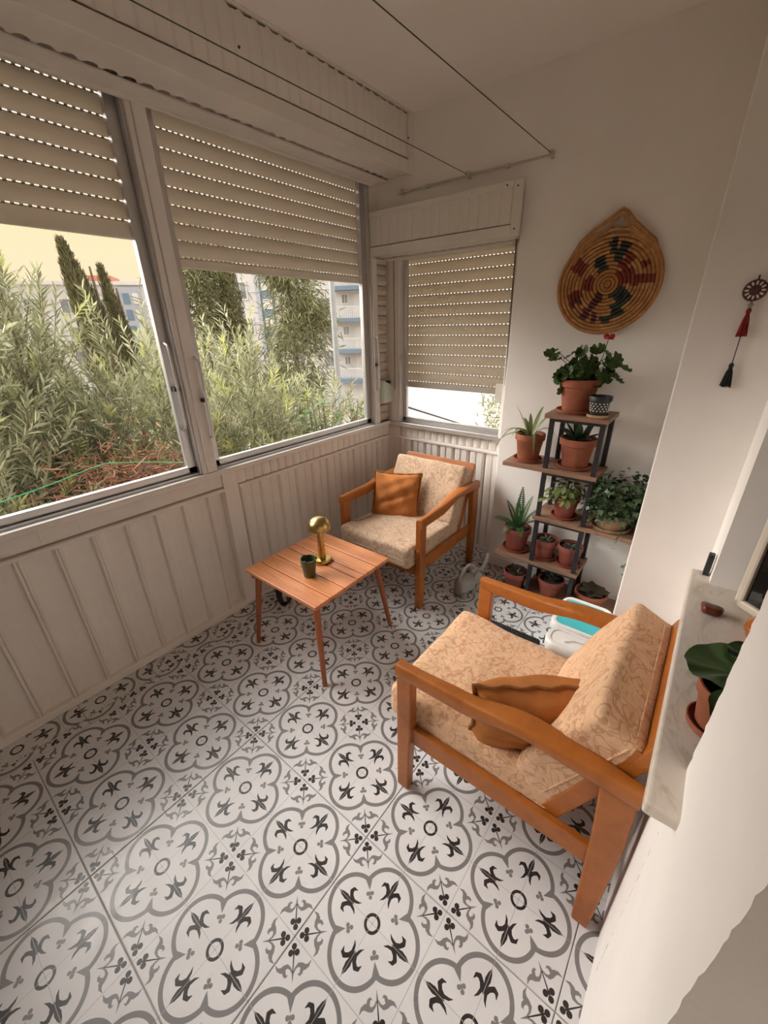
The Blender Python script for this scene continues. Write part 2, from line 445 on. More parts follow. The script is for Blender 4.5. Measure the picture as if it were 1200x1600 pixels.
# casement swung inwards, hinged at the far jamb
Mc = Matrix.Translation((XR+.055, 1.190, .865)) @ Matrix.Rotation(math.atan2(-.68, .73), 4, 'Z')
for a, c in (((0, 0), (.022, 1.22)), ((.314, 0), (.336, 1.22)), ((0, 0), (.336, .022)), ((0, 1.198), (.336, 1.22))):
    MB().box((a[0], -.012, a[1]), (c[0], .014, c[1]), M=Mc).build('sash_frame', M['frame_cream'], w, bevel=.006, seg=2)
MB().box((.018, -.003, .018), (.318, .003, 1.20), M=Mc).build('pane', M['painted_dark'], w)
o = MB().box((1.985, .525, .832), (XR+.245, 1.33, .86)).build('window_sill', M['marble'], bevel=.006, seg=3)
tag(o, 'cream marble window sill projecting from the right wall', 'sill')

# ---- window wall on the left: clad parapet
wl_ = struct(MB().box((-.075, YB, -.02), (-.035, YF+.03, .84)).build('wall_left', M['clad']), 'cream clad parapet under the big windows')
def board_profile(kind, w_):
    if kind == 'bead':     # wide flat board, small round bead at its edge
        pts = [(0, .000), (.07, .002), (.10, -.003), (.30, -.005), (.55, -.005), (.80, -.002), (.86, -.003), (.875, .010), (.90, .018), (.945, .018), (.97, .010), (.985, -.006), (1.0, -.006)]
    else:                  # folded channel board
        pts = [(0, .000), (.05, .008), (.16, .011), (.36, .011), (.42, .004), (.47, .004), (.52, .010), (.80, .011), (.87, .006), (.905, -.010), (.95, -.011), (1.0, .000)]
    return [(x*w_, d) for x, d in pts]
def clad_board(kind, axis, a, w_, z0, z1, name='board', flip=1):
    pr = board_profile(kind, w_); bk = -.034
    poly = [(0, bk)] + pr + [(w_, bk)]
    b_ = MB()
    n_ = len(poly)
    def P(p, z):
        return (p[1], p[0], z) if axis == 'y' else (p[0], -p[1], z)
    vs_ = [P(p, z0) for p in poly] + [P(p, z1) for p in poly]
    fs_ = [tuple(range(n_)), tuple(range(2*n_-1, n_-1, -1))] + [(i, i+n_, (i+1) % n_+n_, (i+1) % n_) for i in range(n_)]
    b_.add(vs_, fs_, 0, False)
    return b_.mesh(name, M['clad'])
PITCH = .131
me_bead = clad_board('bead', 'y', 0, PITCH, .03, .735)
me_chan = clad_board('chan', 'y', 0, PITCH, .03, .735)
for k in range(20):
    y = .923 - PITCH*.92 - PITCH*k + .012
    if y < YB: break
    link('board', me_bead, wl_, (0, y, 0))
for k in range(10):
    y = 1.128 + PITCH*k
    if y + PITCH > 2.46: break
    link('board', me_chan, wl_, (0, y, 0))
MB().box((-.034, 2.43, .03), (.0, 2.47, .84)).build('board', M['clad'], wl_)
# upper band: half-round ribs in the far bay, flat boards in the near bay
rp = [(.028 - .028*math.cos(PI*i/6), .011*math.sin(PI*i/6)-.004) for i in range(7)]
poly = [(-.03, 0)] + [(d_, y_) for y_, d_ in rp] + [(-.03, .056)]
rib = MB().prism(poly, 'z', .752, .842).mesh('rib', M['clad'])
for k in range(24): link('rib', rib, wl_, (0, 1.118 + .0555*k, 0))
flat = MB().box((-.03, .0003, .757), (-.002, .1307, .842)).mesh('board', M['clad'])
for k in range(19):
    if .905 - .131*k > YB: link('board', flat, wl_, (0, .905 - .131*k, 0))
for (ya, yb, z0, z1, x1) in ((YB, 1.03, .733, .752, .018), (1.115, 2.45, .728, .748, .020), (YB, 1.03, .0, .036, .026), (1.115, 2.46, .0, .02, .010)):
    MB().box((-.034, ya, z0), (x1, yb, z1)).build('moulding_rail', M['clad'], wl_, bevel=.006, seg=3)
MB().box((-.034, 1.03, 0), (.012, 1.115, .842)).build('pilaster', M['clad'], wl_, bevel=.004)
MB().box((-.034, YB, -.003), (.022, 1.03, .004)).build('floor_joint', M['dirt'], wl_)

# far parapet under the small window
wf = struct(MB().box((-.05, YF+.035, -.02), (.97, YF+.075, .84)).build('wall_window_end', M['clad']), 'cream clad parapet under the small window')
me_f = clad_board('chan', 'x', 0, .118, .03, .735)
for k in range(7): link('board', me_f, wf, (.105 + .118*k, YF, 0))
polyx = [(y_, -d_+0) for y_, d_ in rp]
ribx = MB().prism([(0, .03)] + [(y_, -d_) for y_, d_ in rp] + [(.056, .03)], 'z', .752, .838).mesh('rib', M['clad'])
for k in range(15): link('rib', ribx, wf, (.10 + .0555*k, YF, 0))
MB().box((.06, YF-.020, .728), (.95, YF+.03, .75)).build('moulding_rail', M['clad'], wf, bevel=.006, seg=3)
MB().box((.06, YF-.012, 0), (.95, YF+.03, .03)).build('moulding_rail', M['clad'], wf, bevel=.006, seg=3)
MB().box((-.03, YF-.015, 0), (.105, YF+.05, .85)).build('corner_post', M['clad'], wf, bevel=.003)

# ---- sills (aluminium channels)
o = struct(MB().box((-.09, YB, .842), (.030, YF, .856)).build('trim_1', M['alu'], bevel=.003))
MB().box((.022, YB, .832), (.034, YF, .858)).build('lip', M['frame'], o, bevel=.003)
MB().box((-.045, YB, .856), (-.035, 2.33, .872)).build('track', M['alu'], o)
MB().box((-.012, YB, .856), (-.004, 2.33, .866)).build('track', M['alu'], o)
o = struct(MB().box((-.03, YF-.030, .842), (.955, YF+.09, .856)).build('trim_2', M['alu'], bevel=.003))
MB().box((.0, YF-.038, .826), (.955, YF-.028, .858)).build('lip', M['alu'], o, bevel=.003)
MB().box((.1, YF+.02, .856), (.93, YF+.03, .870)).build('track', M['alu'], o)

# ---- window posts, head and sashes
def post(n_, y0, y1, x0=-.085, x1=.022): return struct(MB().box((x0, y0, .856), (x1, y1, 2.36)).build('trim_%d' % n_, M['frame'], bevel=.004))
p1 = post(3, .935, 1.012)
MB().box((.0, .955, .858), (.026, .961, 2.33)).build('groove_strip', M['alu'], p1, bevel=.002)
MB().box((-.02, .926, .858), (.006, .937, 2.33)).build('groove_strip', M['alu'], p1, bevel=.002)
post(4, -.45, -.37)
p2 = post(5, 2.285, 2.335)
MB().box((.0, 2.278, .858), (.012, 2.288, 2.33)).build('groove_strip', M['alu'], p2, bevel=.002)
o = struct(MB().box((-.10, YB, 2.335), (.02, 2.36, 2.40)).build('trim_6', M['frame'], bevel=.003))
MB().box((-.11, YB, 2.39), (-.09, 2.62, ZC+.04)).build('outer_fascia', M['frame'], o)
# narrow panel with horizontal ribs between the last post and the corner
pn = struct(MB().box((-.05, 2.335, .856), (-.03, 2.62, 2.36)).build('wall_corner_panel', M['slat']))
lou = MB(); lou.prism([(-.03, 0), (-.006, .004), (.004, .028), (-.006, .054), (-.012, .058), (-.03, .058)], 'y', 2.336, 2.455)
lv = lou.mesh('slat', M['slat'])
for k in range(25): link('slat', lv, pn, (0, 0, .86 + .0595*k))
MB().box((.035, YF-.03, .856), (.118, YF+.05, 2.14)).build('corner_post', M['frame'], pn, bevel=.004)
MB().box((-.03, YF-.012, .856), (.036, YF+.05, 2.14)).build('corner_post', M['frame'], pn, bevel=.003)

def sash(nr, y0, y1, ztop, lab):
    g = struct(MB().box((-.042, y0+.02, .885), (-.038, y1-.02, ztop)).build('window_%d' % nr, M['glass']), lab)
    for (a, z0, c, z1) in ((y0, .866, y0+.045, ztop+.03), (y1-.045, .866, y1, ztop+.03), (y0, .866, y1, .898), (y0, ztop, y1, ztop+.03)):
        MB().box((-.055, a, z0), (-.025, c, z1)).build('sash_frame', M['alu'], g, bevel=.003)
    return g
def handle(parent, x, y, z0, z1, axis='x'):
    def P(a, c, z): return (x+a, y+c, z) if axis == 'x' else (x+c, y-a, z)
    b_ = MB()
    b_.tube([P(.002, 0, z0), P(.030, 0, z0+.012), P(.034, 0, z0+.04), P(.034, 0, z1-.04), P(.030, 0, z1-.012), P(.002, 0, z1)], .0065, 8)
    h = b_.build('handle', M['alu'], parent)
    MB().box(P(-.004, -.012, (z0+z1)/2-.012), P(.03, .012, (z0+z1)/2+.004)).build('latch', M['black'], h) if axis == 'x' else None
    return h
s1 = sash(2, -.37, .932, 2.30, 'near bay of the big window, shutter partly down')
handle(s1, -.025, .905, 1.08, 1.465)
s2 = sash(3, 1.012, 2.285, 2.30, 'far bay of the big window, shutter partly down')
handle(s2, .012, 2.300, 1.09, 1.45)
handle(s2, .020, 1.005, 1.03, 1.40)
sash(4, YB, -.45, 2.30, 'window bay behind the camera')
g = struct(MB().box((.14, YF+.023, .88), (.89, YF+.027, 1.95)).build('window_5', M['glass']), 'small end window with shutter mostly down')
for (a, z0, c, z1) in ((.118, .866, .150, 1.99), (.878, .866, .925, 1.99), (.118, .866, .925, .892), (.118, 1.96, .925, 1.99)):
    MB().box((a, YF+.012, z0), (c, YF+.038, z1)).build('sash_frame', M['alu'], g, bevel=.003)
handle(g, .128, YF-.005, 1.02, 1.32, 'y')
# white reveal right of the small window: jamb with a stepped plaster corner
o = struct(MB().box((.905, YF-.06, .856), (.952, 2.62, 2.14)).build('trim_7', M['plaster'], bevel=.004))
MB().box((.84, YF-.012, 1.06), (.93, YF+.012, 1.175)).build('guide_block', M['slat'], o, bevel=.003)

# ---- roller shutters: one object per slat, real light slots between the slats
def slat_mesh(length, along, h, mat):
    b_ = MB()
    pr = []
    for i in range(7):
        t = i/6; pr.append((.0075*math.sin(PI*t)**.8, .0075 + (h-.0075)*t))
    back = [(x-.004, z) for x, z in reversed(pr)]
    poly = pr + back
    if along == 'y': b_.prism(poly, 'y', 0, length, sm=True)
    else: b_.prism([(-x, z) for x, z in poly], 'x', 0, length, sm=True)
    n_ = int(length/.0245)
    for k in range(n_ + 1):
        a0 = k*.0245 - .0058; a1 = k*.0245 + .0058
        a0 = max(a0, 0); a1 = min(a1, length)
        if along == 'y': b_.box((-.003, a0, 0), (.0, a1, .0085))
        else: b_.box((a0, 0, 0), (a1, .003, .0085))
    # thin back lip: slots stay 4 mm high
    if along == 'y': b_.box((-.003, 0, -.001), (.0, length, .0030))
    else: b_.box((0, 0, -.001), (length, .003, .0030))
    return b_.mesh('slat', M[mat], 60)
def shutter(label, along, org, length, zbot, ztop, h, bar=0):
    t = thing('roller_shutter', label, 'shutter', org, group='roller shutters')
    me = slat_mesh(length, along, h, 'slat' if along == 'y' else 'slat_thin')
    z = zbot + .038
    while z < ztop:
        link('slat', me, t, (0, 0, z - org[2])); z += h
    bb = MB()
    if along == 'y': bb.box((-.008, 0, zbot-org[2]-bar), (.008, length, zbot+.037-org[2]))
    else: bb.box((0, -.008, zbot-org[2]-bar), (length, .008, zbot+.037-org[2]))
    bb.build('bottom_bar', M['slat'], t, bevel=.003)
    return t
shutter('cream roller shutter lowered over the near left window bay', 'y', (-.078, -.37, 1.868), 1.303, 1.868, 2.29, .063, .022)
shutter('cream roller shutter lowered halfway over the far bay of the big window', 'y', (-.078, 1.012, 1.762), 1.272, 1.762, 2.32, .063)
shutter('cream roller shutter almost closed over the small end window', 'x', (.125, YF+.062, 1.10), .80, 1.10, 2.02, .0605)

o = MB().box((-.080, -.37, 2.30), (-.070, .935, 2.37)).build('head_panel', pmat('grey_green_panel', (.40, .40, .35), .4, .05, 5)); tag(o, 'grey green strip above the near left shutter', 'panel')
o = MB().box((-.080, 1.012, 2.325), (-.070, 2.285, 2.37)).build('head_panel', M['frame']); tag(o, 'pale strip above the shutter of the far bay', 'panel')
shutter('added unseen roller shutter closed to block light behind the camera', 'y', (-.078, YB, .90), 1.15, .90, 2.32, .063)  # unseen closed shutter, added to keep light from behind off the door reveal
# ---- shutter boxes
def notched(length, depth, pitch, cut, fill=.40):
    """outline of a strip 0..length by 0..depth whose edge at 0 has a row of half-elliptic notches (the ends of a corrugated sheet)"""
    q = MB(); k = 0
    while k*pitch < length - 1e-6:
        y0 = k*pitch; w_ = min(pitch, length-y0); n_ = 10
        vs_ = []
        for i in range(n_+1):
            t_ = i/n_; d_ = abs(t_-.5)/fill
            vs_.append((cut*math.sqrt(1-d_*d_) if d_ < 1 else 0, y0 + t_*w_))
        for i in range(n_): q.f.append((len(q.v)+2*i, len(q.v)+2*i+2, len(q.v)+2*i+3, len(q.v)+2*i+1)); q.m.append(0); q.smooth.append(False)
        for (a_, y_) in vs_: q.v += [(a_, y_, 0), (depth, y_, 0)]
        k += 1
    return q
def big_box():
    t = thing('shutter_box', 'long cream clad shutter box above the big window', 'shutter box', (0, YB, 2.275))
    y1 = YP - YB; zt = ZC - 2.275
    # underside: profiled sheet whose ends show as notches beside the head board
    u_ = notched(y1-.004, .165, .058, .020); u_.v = [(.118+x_, y_, .004) for x_, y_, _ in u_.v]
    u_.build('underside', M['clad_box'], t)
    MB().box((.022, 0, -.006), (.118, y1-.004, .003)).build('head_board', M['clad_box'], t, bevel=.002)
    MB().box((.020, 0, -.018), (.034, y1, -.004)).build('head_bead', M['clad_box'], t, bevel=.003)
    # front
    f_ = notched(y1-.002, zt-.006, .060, .011, .34); f_.v = [(.287, y_, zt-.006-x_) for x_, y_, _ in f_.v]
    fr = f_.build('front_panel', M['clad_box'], t)
    rb = MB(); pr = [(.286, 0), (.2905, .006), (.292, .029), (.2905, .052), (.286, .058)]
    me_r = MB().prism(pr, 'z', .060, zt-.016).mesh('rib', M['clad_box'])
    for k in range(int(y1/.058)): link('rib', me_r, fr, (0, k*.058, 0))
    MB().box((.285, 0, -.006), (.298, y1, .052)).build('lower_rail', M['clad_box'], t, bevel=.003)
    MB().box((.285, 0, zt-.006), (.303, y1, zt-.0005)).build('upper_rail', M['clad_box'], t, bevel=.002)
    MB().box((.285, 0, .0535), (.2925, y1, .0565)).build('seam', M['dirt'], t)
    MB().box((.284, y1-.045, 0), (.300, y1-.002, zt-.001)).build('end_strip', M['clad_box'], t, bevel=.003)
    for yy in (1.25+1.6, 2.28+1.6):
        MB().lathe([(.0045, 0), (.0045, .004), (.002, .006)], 8, M=Matrix.Translation((.299, yy, .14)) @ Matrix.Rotation(PI/2, 4, 'Y')).build('screw', M['dirt'], t)
    return t
big_box()
def small_box():
    # front face y=2.27, x .06...965, z 1.885..2.125
    y0, y1, z0, z1 = 2.275, YP-.001, 1.90, 2.128
    t = thing('shutter_box', 'short cream clad shutter box above the small end window', 'shutter box', (.02, y0, z0))
    MB().box((.0, .115, .03), (.945, .19, z1-z0-.014)).build('body', M['clad_box'], t)
    fr = MB().box((0, .004, .0), (.945, .014, z1-z0)).build('front_panel', M['clad_box'], t)
    me_r = MB().prism([(0, .006), (.006, .001), (.0285, -.001), (.051, .001), (.057, .006)], 'z', .055, z1-z0-.025).mesh('rib', M['clad_box'])
    for k in range(15): link('rib', me_r, fr, (.03+.058*k, 0, 0))
    for a in (((0, -.006, z1-z0-.028), (.904, .012, z1-z0)), ((0, -.004, .0), (.904, .012, .050)), ((.905, -.007, .0), (.95, .012, z1-z0))):
        MB().box(*a).build('frame_strip', M['clad_box'], t, bevel=.003)
    MB().box((0, .002, .0505), (.905, .008, .0535)).build('seam', M['dirt'], t)
    u_ = notched(.90, .09, .058, .018); u_.v = [(.02+y_, .115-x_, .002) for x_, y_, _ in u_.v]
    u_.build('underside', M['clad_box'], t)
    MB().box((.02, .115, -.010), (.93, .235, .001)).build('head_board', M['clad_box'], t, bevel=.002)
    for xx, zz in ((.925, .20), (.925, .03), (.87, .21)):
        MB().lathe([(.004, 0), (.004, .003), (.002, .005)], 8, M=Matrix.Translation((xx, -.006, zz)) @ Matrix.Rotation(PI/2, 4, 'X')).build('screw', M['dirt'], t)
    return t
small_box()

# ---- shutter straps and the strap winder
o = MB().box((.075, 2.437, 1.09), (.079, 2.449, 2.30)).build('shutter_strap', M['strap']); tag(o, 'thin strap hanging from the big shutter box to the mint winder', 'strap')
o = MB().tube([(.925, 2.36, 1.90), (.928, 2.37, 1.5), (.932, 2.385, 1.18)], .005, 6).build('shutter_strap', M['strap']); tag(o, 'dark strap at the right edge of the small window shutter', 'strap')
wd = thing('strap_winder', 'pale mint hexagonal strap winder beside the corner', 'winder', (.012, 2.40, 1.075))
hexp = [(-.062, -.075), (.030, -.075), (.062, -.048), (.062, .030), (-.062, .085)]
MB().prism([(y_, z_) for y_, z_ in hexp], 'x', 0, .045).build('housing', M['mint'], wd, bevel=.004)
for yy, zz in ((0, .02), (-.045, .05), (.04, -.05)):
    MB().lathe([(.003, 0), (.003, .002)], 8, M=Matrix.Translation((.045, yy, zz)) @ Matrix.Rotation(PI/2, 4, 'Y')).build('screw', M['alu'], wd)
MB().box((.02, -.012, .06), (.052, .006, .078)).build('strap_slot', M['black'], wd)

# ---- clothes lines under the ceiling
rl = thing('clothesline_rail', 'white clothesline rail fixed along the wall above the small window', 'rail', (.2, 2.32, 2.2))
MB().tube([(0, 0, 0), (.874, 0, 0)], .0055, 8).build('bar', M['wire_white'], rl)
for x in (.03, .456, .874):
    k_ = MB().lathe([(.012, -.004), (.014, .0), (.010, .004), (.010, .010), (.014, .014), (.012, .018)], 12, M=Matrix.Translation((x, -.010, 0)) @ Matrix.Rotation(PI/2, 4, 'X')).build('pulley', M['wire_white'], rl)
    MB().box((x-.006, -.004, -.014), (x+.006, .009, .014)).build('bracket', M['wire_white'], rl)
for x in (.20, .66):
    MB().box((x-.012, -.006, -.008), (x+.012, .009, .008)).build('clip', M['wire_white'], rl)
for x, lab in ((1.074, 'thin green clothesline running under the open ceiling'), (.656, 'thin clothesline running in front of the big shutter box')):
    o = MB().tube([(x, 2.305, 2.2), (x, .4, 2.197), (x, YB+.01, 2.2)], .0016, 6).build('clothesline', M['wire']); tag(o, lab, 'clothesline', 'clotheslines')
    o['label'] = lab

# ================================================================== FURNITURE
def rounded_box(hx, hy, hz, r, n=14, puff=0, wr=0, seed=0, pw=2.0):
    rr = random.Random(seed); ph = [rr.uniform(0, 6.28) for _ in range(8)]
    keys = {}; vs_ = []; fs_ = []
    def vid(p):
        k = tuple(round(c, 5) for c in p)
        if k not in keys: keys[k] = len(vs_); vs_.append(p)
        return keys[k]
    h = (hx, hy, hz)
    def remap(t): return math.copysign(1-(1-abs(t))**1.6, t)
    cells = {}
    for ax in range(3):
        a1, a2 = (ax+1) % 3, (ax+2) % 3
        for sg in (-1, 1):
            idx = []
            for i in range(n+1):
                row = []
                for j in range(n+1):
                    p = [0, 0, 0]; p[ax] = sg*h[ax]; p[a1] = remap(-1+2*i/n)*h[a1]; p[a2] = remap(-1+2*j/n)*h[a2]
                    row.append(vid(tuple(p)))
                idx.append(row)
            for i in range(n):
                for j in range(n):
                    f = (idx[i][j], idx[i+1][j], idx[i+1][j+1], idx[i][j+1])
                    fs_.append(f if sg > 0 else f[::-1])
    out = []
    for p in vs_:
        inn = [max(-(h[k]-r), min(h[k]-r, p[k])) for k in range(3)]
        d = Vector([p[k]-inn[k] for k in range(3)]); d.normalize(); d *= r
        q = [inn[k]+d[k] for k in range(3)]
        u, v = q[0]/hx, q[1]/hy
        q[2] += math.copysign(1, q[2])*puff*max(0, 1-abs(u)**pw)*max(0, 1-abs(v)**pw)*(abs(q[2])/hz)
        if wr:
            w_ = wr*(math.sin(14*q[0]+9*q[1]+ph[0]) + math.sin(23*q[1]-11*q[0]+ph[1])*.7 + math.sin(37*q[0]+19*q[1]+ph[2])*.5)
            q[2] += w_*(1 if q[2] > 0 else .2)
            q[1] += wr*.6*math.sin(30*q[0]+ph[3])*(abs(v) ** 4); q[0] += wr*.6*math.sin(28*q[1]+ph[4])*(abs(u)**4)
        out.append(tuple(q))
    return out, fs_
def rr_ring(cx, cz, w_, h_, y, c=.012):
    a, b_ = w_/2, h_/2; c = min(c, a*.8, b_*.8); k = c*.42
    pts = [(a, -b_+c), (a, b_-c), (a-k*.7, b_-k*.7), (a-c, b_), (-a+c, b_), (-a+k*.7, b_-k*.7), (-a, b_-c), (-a, -b_+c), (-a+k*.7, -b_+k*.7), (-a+c, -b_), (a-c, -b_), (a-k*.7, -b_+k*.7)]
    return [(cx+px, y, cz+pz) for px, pz in pts][::-1]
def lerp_tab(tab, t):
    for (t0, *v0), (t1, *v1) in zip(tab, tab[1:]):
        if t <= t1:
            k = (t-t0)/(t1-t0); k = k*k*(3-2*k)
            return [a+(b_-a)*k for a, b_ in zip(v0, v1)]
    return list(tab[-1][1:])
def armchair(label, loc, rotz, fab, fablabel, depth=.645):
    t = thing('armchair', label, 'armchair', loc, (0, 0, rotz), 'wooden armchairs')
    W_, D = .60, depth; wd = M['chair_wood']
    for s in (-1, 1):
        xo = s*(W_/2)
        lo, hi = sorted((xo, xo - s*.036))
        MB().prism([(0, 0), (.044, 0), (.054, .30), (.056, .53), (.0, .545)], 'x', lo, hi).build('leg', wd, t, bevel=.005)
        MB().prism([(D-.042, 0), (D, 0), (D+.012, .40), (D+.006, .565), (D-.07, .555), (D-.058, .40)], 'x', lo, hi).build('leg', wd, t, bevel=.005)
        rings = []
        tab = [(0, .037, .050, 0, .550), (.10, .034, .054, .0, .550), (.32, .040, .056, .006, .553), (.62, .066, .034, .018, .586), (.84, .050, .046, .006, .583), (1, .038, .052, 0, .575)]
        for i in range(25):
            k = i/24; w_, h_, ox, zc = lerp_tab(tab, k)
            rings.append(rr_ring(xo - s*.018 - s*ox*.6 + s*.004, zc, w_, h_, -.001 + k*(D+.010), .010))
        MB().loft(rings, 0, True).build('armrest', wd, t, sharp=45)
        a, c = sorted((s*.285, s*.262))
        MB().prism([(.05, .238), (D-.05, .238), (D-.05, .308), (.05, .312)], 'x', a, c).build('side_rail', wd, t, bevel=.004)
        # leaning back stile
        a, c = sorted((s*.2605, s*.232))
        MB().prism([(D-.215, .235), (D-.165, .235), (D+.016, .655), (D-.028, .672)], 'x', a, c).build('back_stile', wd, t, bevel=.004)
    MB().box((-.264, .012, .215), (.264, .036, .285)).build('front_rail', wd, t, bevel=.004)
    MB().box((-.264, D-.20, .24), (.264, D-.175, .30)).build('rear_rail', wd, t, bevel=.004)
    # crest rail with rounded ends
    cr = MB(); zc, yc = .660, D-.008
    pts = [(.240+.022*math.sin(a_), .688+.022*math.cos(a_)) for a_ in np.linspace(PI/2, 0, 7)] + [(-.240-.022*math.sin(a_), .688+.022*math.cos(a_)) for a_ in np.linspace(0, PI/2, 7)]
    poly = pts + [(-.262, .630), (.262, .630)]
    Mx = Matrix.Translation((0, D-.012, 0)) @ Matrix.Translation((0, 0, .64)) @ Matrix.Rotation(-.36, 4, 'X') @ Matrix.Translation((0, 0, -.64))
    cr.prism(poly, 'y', -.012, .014, M=Mx); cr.build('crest_rail', wd, t, bevel=.004)
    for k in range(4):
        x = -.15 + .1*k
        MB().prism([(D-.182, .30), (D-.166, .30), (D-.012, .63), (D-.028, .63)], 'x', x-.02, x+.02).build('back_slat', wd, t, bevel=.002)
    for k in range(5):
        MB().box((-.262, .09+.08*k, .255), (.262, .12+.08*k, .268)).build('seat_slat', wd, t)
    # seat cushion
    v_, f_ = rounded_box(.260, .282, .064, .024, 20, .012, .0026, 3)
    Ms = Matrix.Translation((0, .220, .334)) @ Matrix.Rotation(-.045, 4, 'X')
    cu = MB().add(v_, f_, 0, True, Ms).build('seat_cushion', fab, t, sharp=0); cu['label'] = fablabel
    def loop(hx, hy, z, c=.03):
        return [(-hx+c, -hy, z), (hx-c, -hy, z), (hx-c*.3, -hy+c*.3, z), (hx, -hy+c, z), (hx, hy-c, z), (hx-c*.3, hy-c*.3, z), (hx-c, hy, z), (-hx+c, hy, z), (-hx+c*.3, hy-c*.3, z), (-hx, hy-c, z), (-hx, -hy+c, z), (-hx+c*.3, -hy+c*.3, z)]
    MB().tube(loop(.261, .281, -.012), .0028, 6, closed=True, M=Ms).build('seam_piping', fab, cu)
    # back cushion
    v_, f_ = rounded_box(.260, .186, .062, .020, 20, .008, .0022, 5)
    Mb = Matrix.Translation((0, D-.140, .528)) @ Matrix.Rotation(math.radians(64), 4, 'X')
    bk = MB().add(v_, f_, 0, True, Mb).build('back_cushion', fab, t, sharp=0); bk['label'] = fablabel
    MB().tube(loop(.261, .187, -.030), .0028, 6, closed=True, M=Mb).build('seam_piping', fab, bk)
    return t
armchair('orange wooden armchair in the far window corner', (.570, 1.610, 0), 0, M['fab_far'], 'beige scroll patterned cushion', .66)
armchair('orange wooden armchair with its back to the right wall', (1.355, 1.042, 0), -PI/2, M['fab_near'], 'peach scroll patterned cushion')

def pillow(label, loc, rot, half=.165, thick=.055, half_y=None, seed=1):
    hy_ = half_y or half
    t = thing('throw_pillow', label, 'pillow', loc, rot, 'tan suede pillows')
    n_ = 26; rr = random.Random(seed)
    w1, w2 = rr.uniform(0, 6), rr.uniform(0, 6)
    def S(sg):
        def fn(a, c):
            u, v = -1+2*a, -1+2*c
            x = half*u*(1-.085*(1-v*v)); y = hy_*v*(1-.085*(1-u*u))
            k = max(0, (1-u*u)*(1-v*v))
            z = thick*k**.42
            z += k**.5*(.006*math.sin(7*u+4*v+w1) + .004*math.sin(11*v-5*u+w2) - .010*math.exp(-((v-.35*u+.15)/.10)**2)*sg)
            return (x, y, sg*max(z, 0))
        return fn
    b_ = MB(); b_.grid(S(1), n_, n_); 
    b2 = MB(); b2.grid(S(-1), n_, n_)
    b_.add(b2.v, [f[::-1] for f in b2.f], 0, True)
    b_.build('cover', M['suede'], t, sharp=0)
    path = []
    for k in range(96):
        s_ = k/24; sd = int(s_); f = -1+2*(s_-sd)
        u, v = [(f, -1), (1, f), (-f, 1), (-1, -f)][sd]
        x = half*u*(1-.085*(1-v*v)); y = hy_*v*(1-.085*(1-u*u))
        path.append((x*1.02, y*1.02, .004*math.sin(k*1.3)))
    MB().tube(path, .0055, 6, closed=True).build('edge_piping', M['suede_edge'], t)
    return t
PIL1 = pillow('tan suede pillow leaning in the far window-corner armchair', (.452, 1.945, .505), (math.radians(64), math.radians(0), math.radians(24)), .155, .055, seed=2)
PIL2 = pillow('tan suede pillow slumped on the armchair by the right wall', (1.738, .918, .478), (math.radians(97), math.radians(0), math.radians(38)), .196, .088, .125, seed=5)

# ---- low plank table
def table():
    t = thing('coffee_table', 'low red-brown plank table in front of the parapet', 'table', (.565, 1.14, 0))
    x0, x1, y0, y1 = -.252, .254, -.252, .258; zt = .44
    ys_ = [y0, -.160, -.068, .018, .066, .158, y1]
    for a, c in zip(ys_, ys_[1:]):
        MB().box((x0, a+.0022, zt-.018), (x1, c-.0022, zt)).build('plank', M['table_wood'], t, bevel=.003, seg=2)
    for x in (x0+.03, x1-.042):
        MB().box((x, y0+.012, zt-.042), (x+.020, y1-.012, zt-.018)).build('cross_rail', M['table_leg'], t, bevel=.002)
    for y in (y0+.03, y1-.05):
        MB().box((x0+.05, y, zt-.042), (x1-.042, y+.02, zt-.018)).build('apron', M['table_leg'], t, bevel=.002)
    for sx, sy in ((-1, -1), (1, -1), (1, 1), (-1, 1)):
        tx, ty = sx*.205, sy*.205
        bx_, by_ = {(-1, -1): (-.228, -.262), (1, -1): (.262, -.250), (1, 1): (.250, .262), (-1, 1): (-.235, .262)}[(sx, sy)]
        MB().tube([(tx, ty, zt-.02), (bx_, by_, 0)], [.0165, .011], 10).build('leg', M['table_leg'], t)
    return t
table()
lp = thing('table_lamp', 'brass mushroom table lamp on the plank table', 'lamp', (.565, 1.175, .44))
MB().lathe([(.046, 0), (.048, .003), (.048, .014), (.044, .020), (.018, .022)], 32).build('base', M['brass'], lp)
MB().lathe([(.0195, .020), (.018, .06), (.015, .13), (.0125, .185)], 24).build('stem', M['brass'], lp)
dome = [(.050, .180), (.0535, .180), (.0545, .184), (.0545, .198)] + [(.0545*math.cos(a), .200 + .044*math.sin(a)) for a in np.linspace(.05, PI/2-.02, 10)]
MB().lathe(dome, 32, cap0=True).build('shade', M['brass'], lp)
cp = thing('ashtray_cup', 'olive green tapered cup with notched rim on the table', 'cup', (.615, 1.045, .44))
MB().lathe([(.026, 0), (.0275, .003), (.038, .090), (.0375, .094), (.0345, .094), (.0325, .06), (.024, .06)], 28).build('body', M['olive'], cp)
MB().lathe([(.0, .0615), (.032, .062)], 20, cap0=False, cap1=False).build('ash_bed', M['ash'], cp)
for k in range(3):
    a = k*2*PI/3 + .9
    MB().box((-.005, -.006, -.004), (.006, .006, .004), M=Matrix.Translation((.036*math.cos(a), .036*math.sin(a), .0935)) @ Matrix.Rotation(a, 4, 'Z')).build('rim_notch', M['ash'], cp)
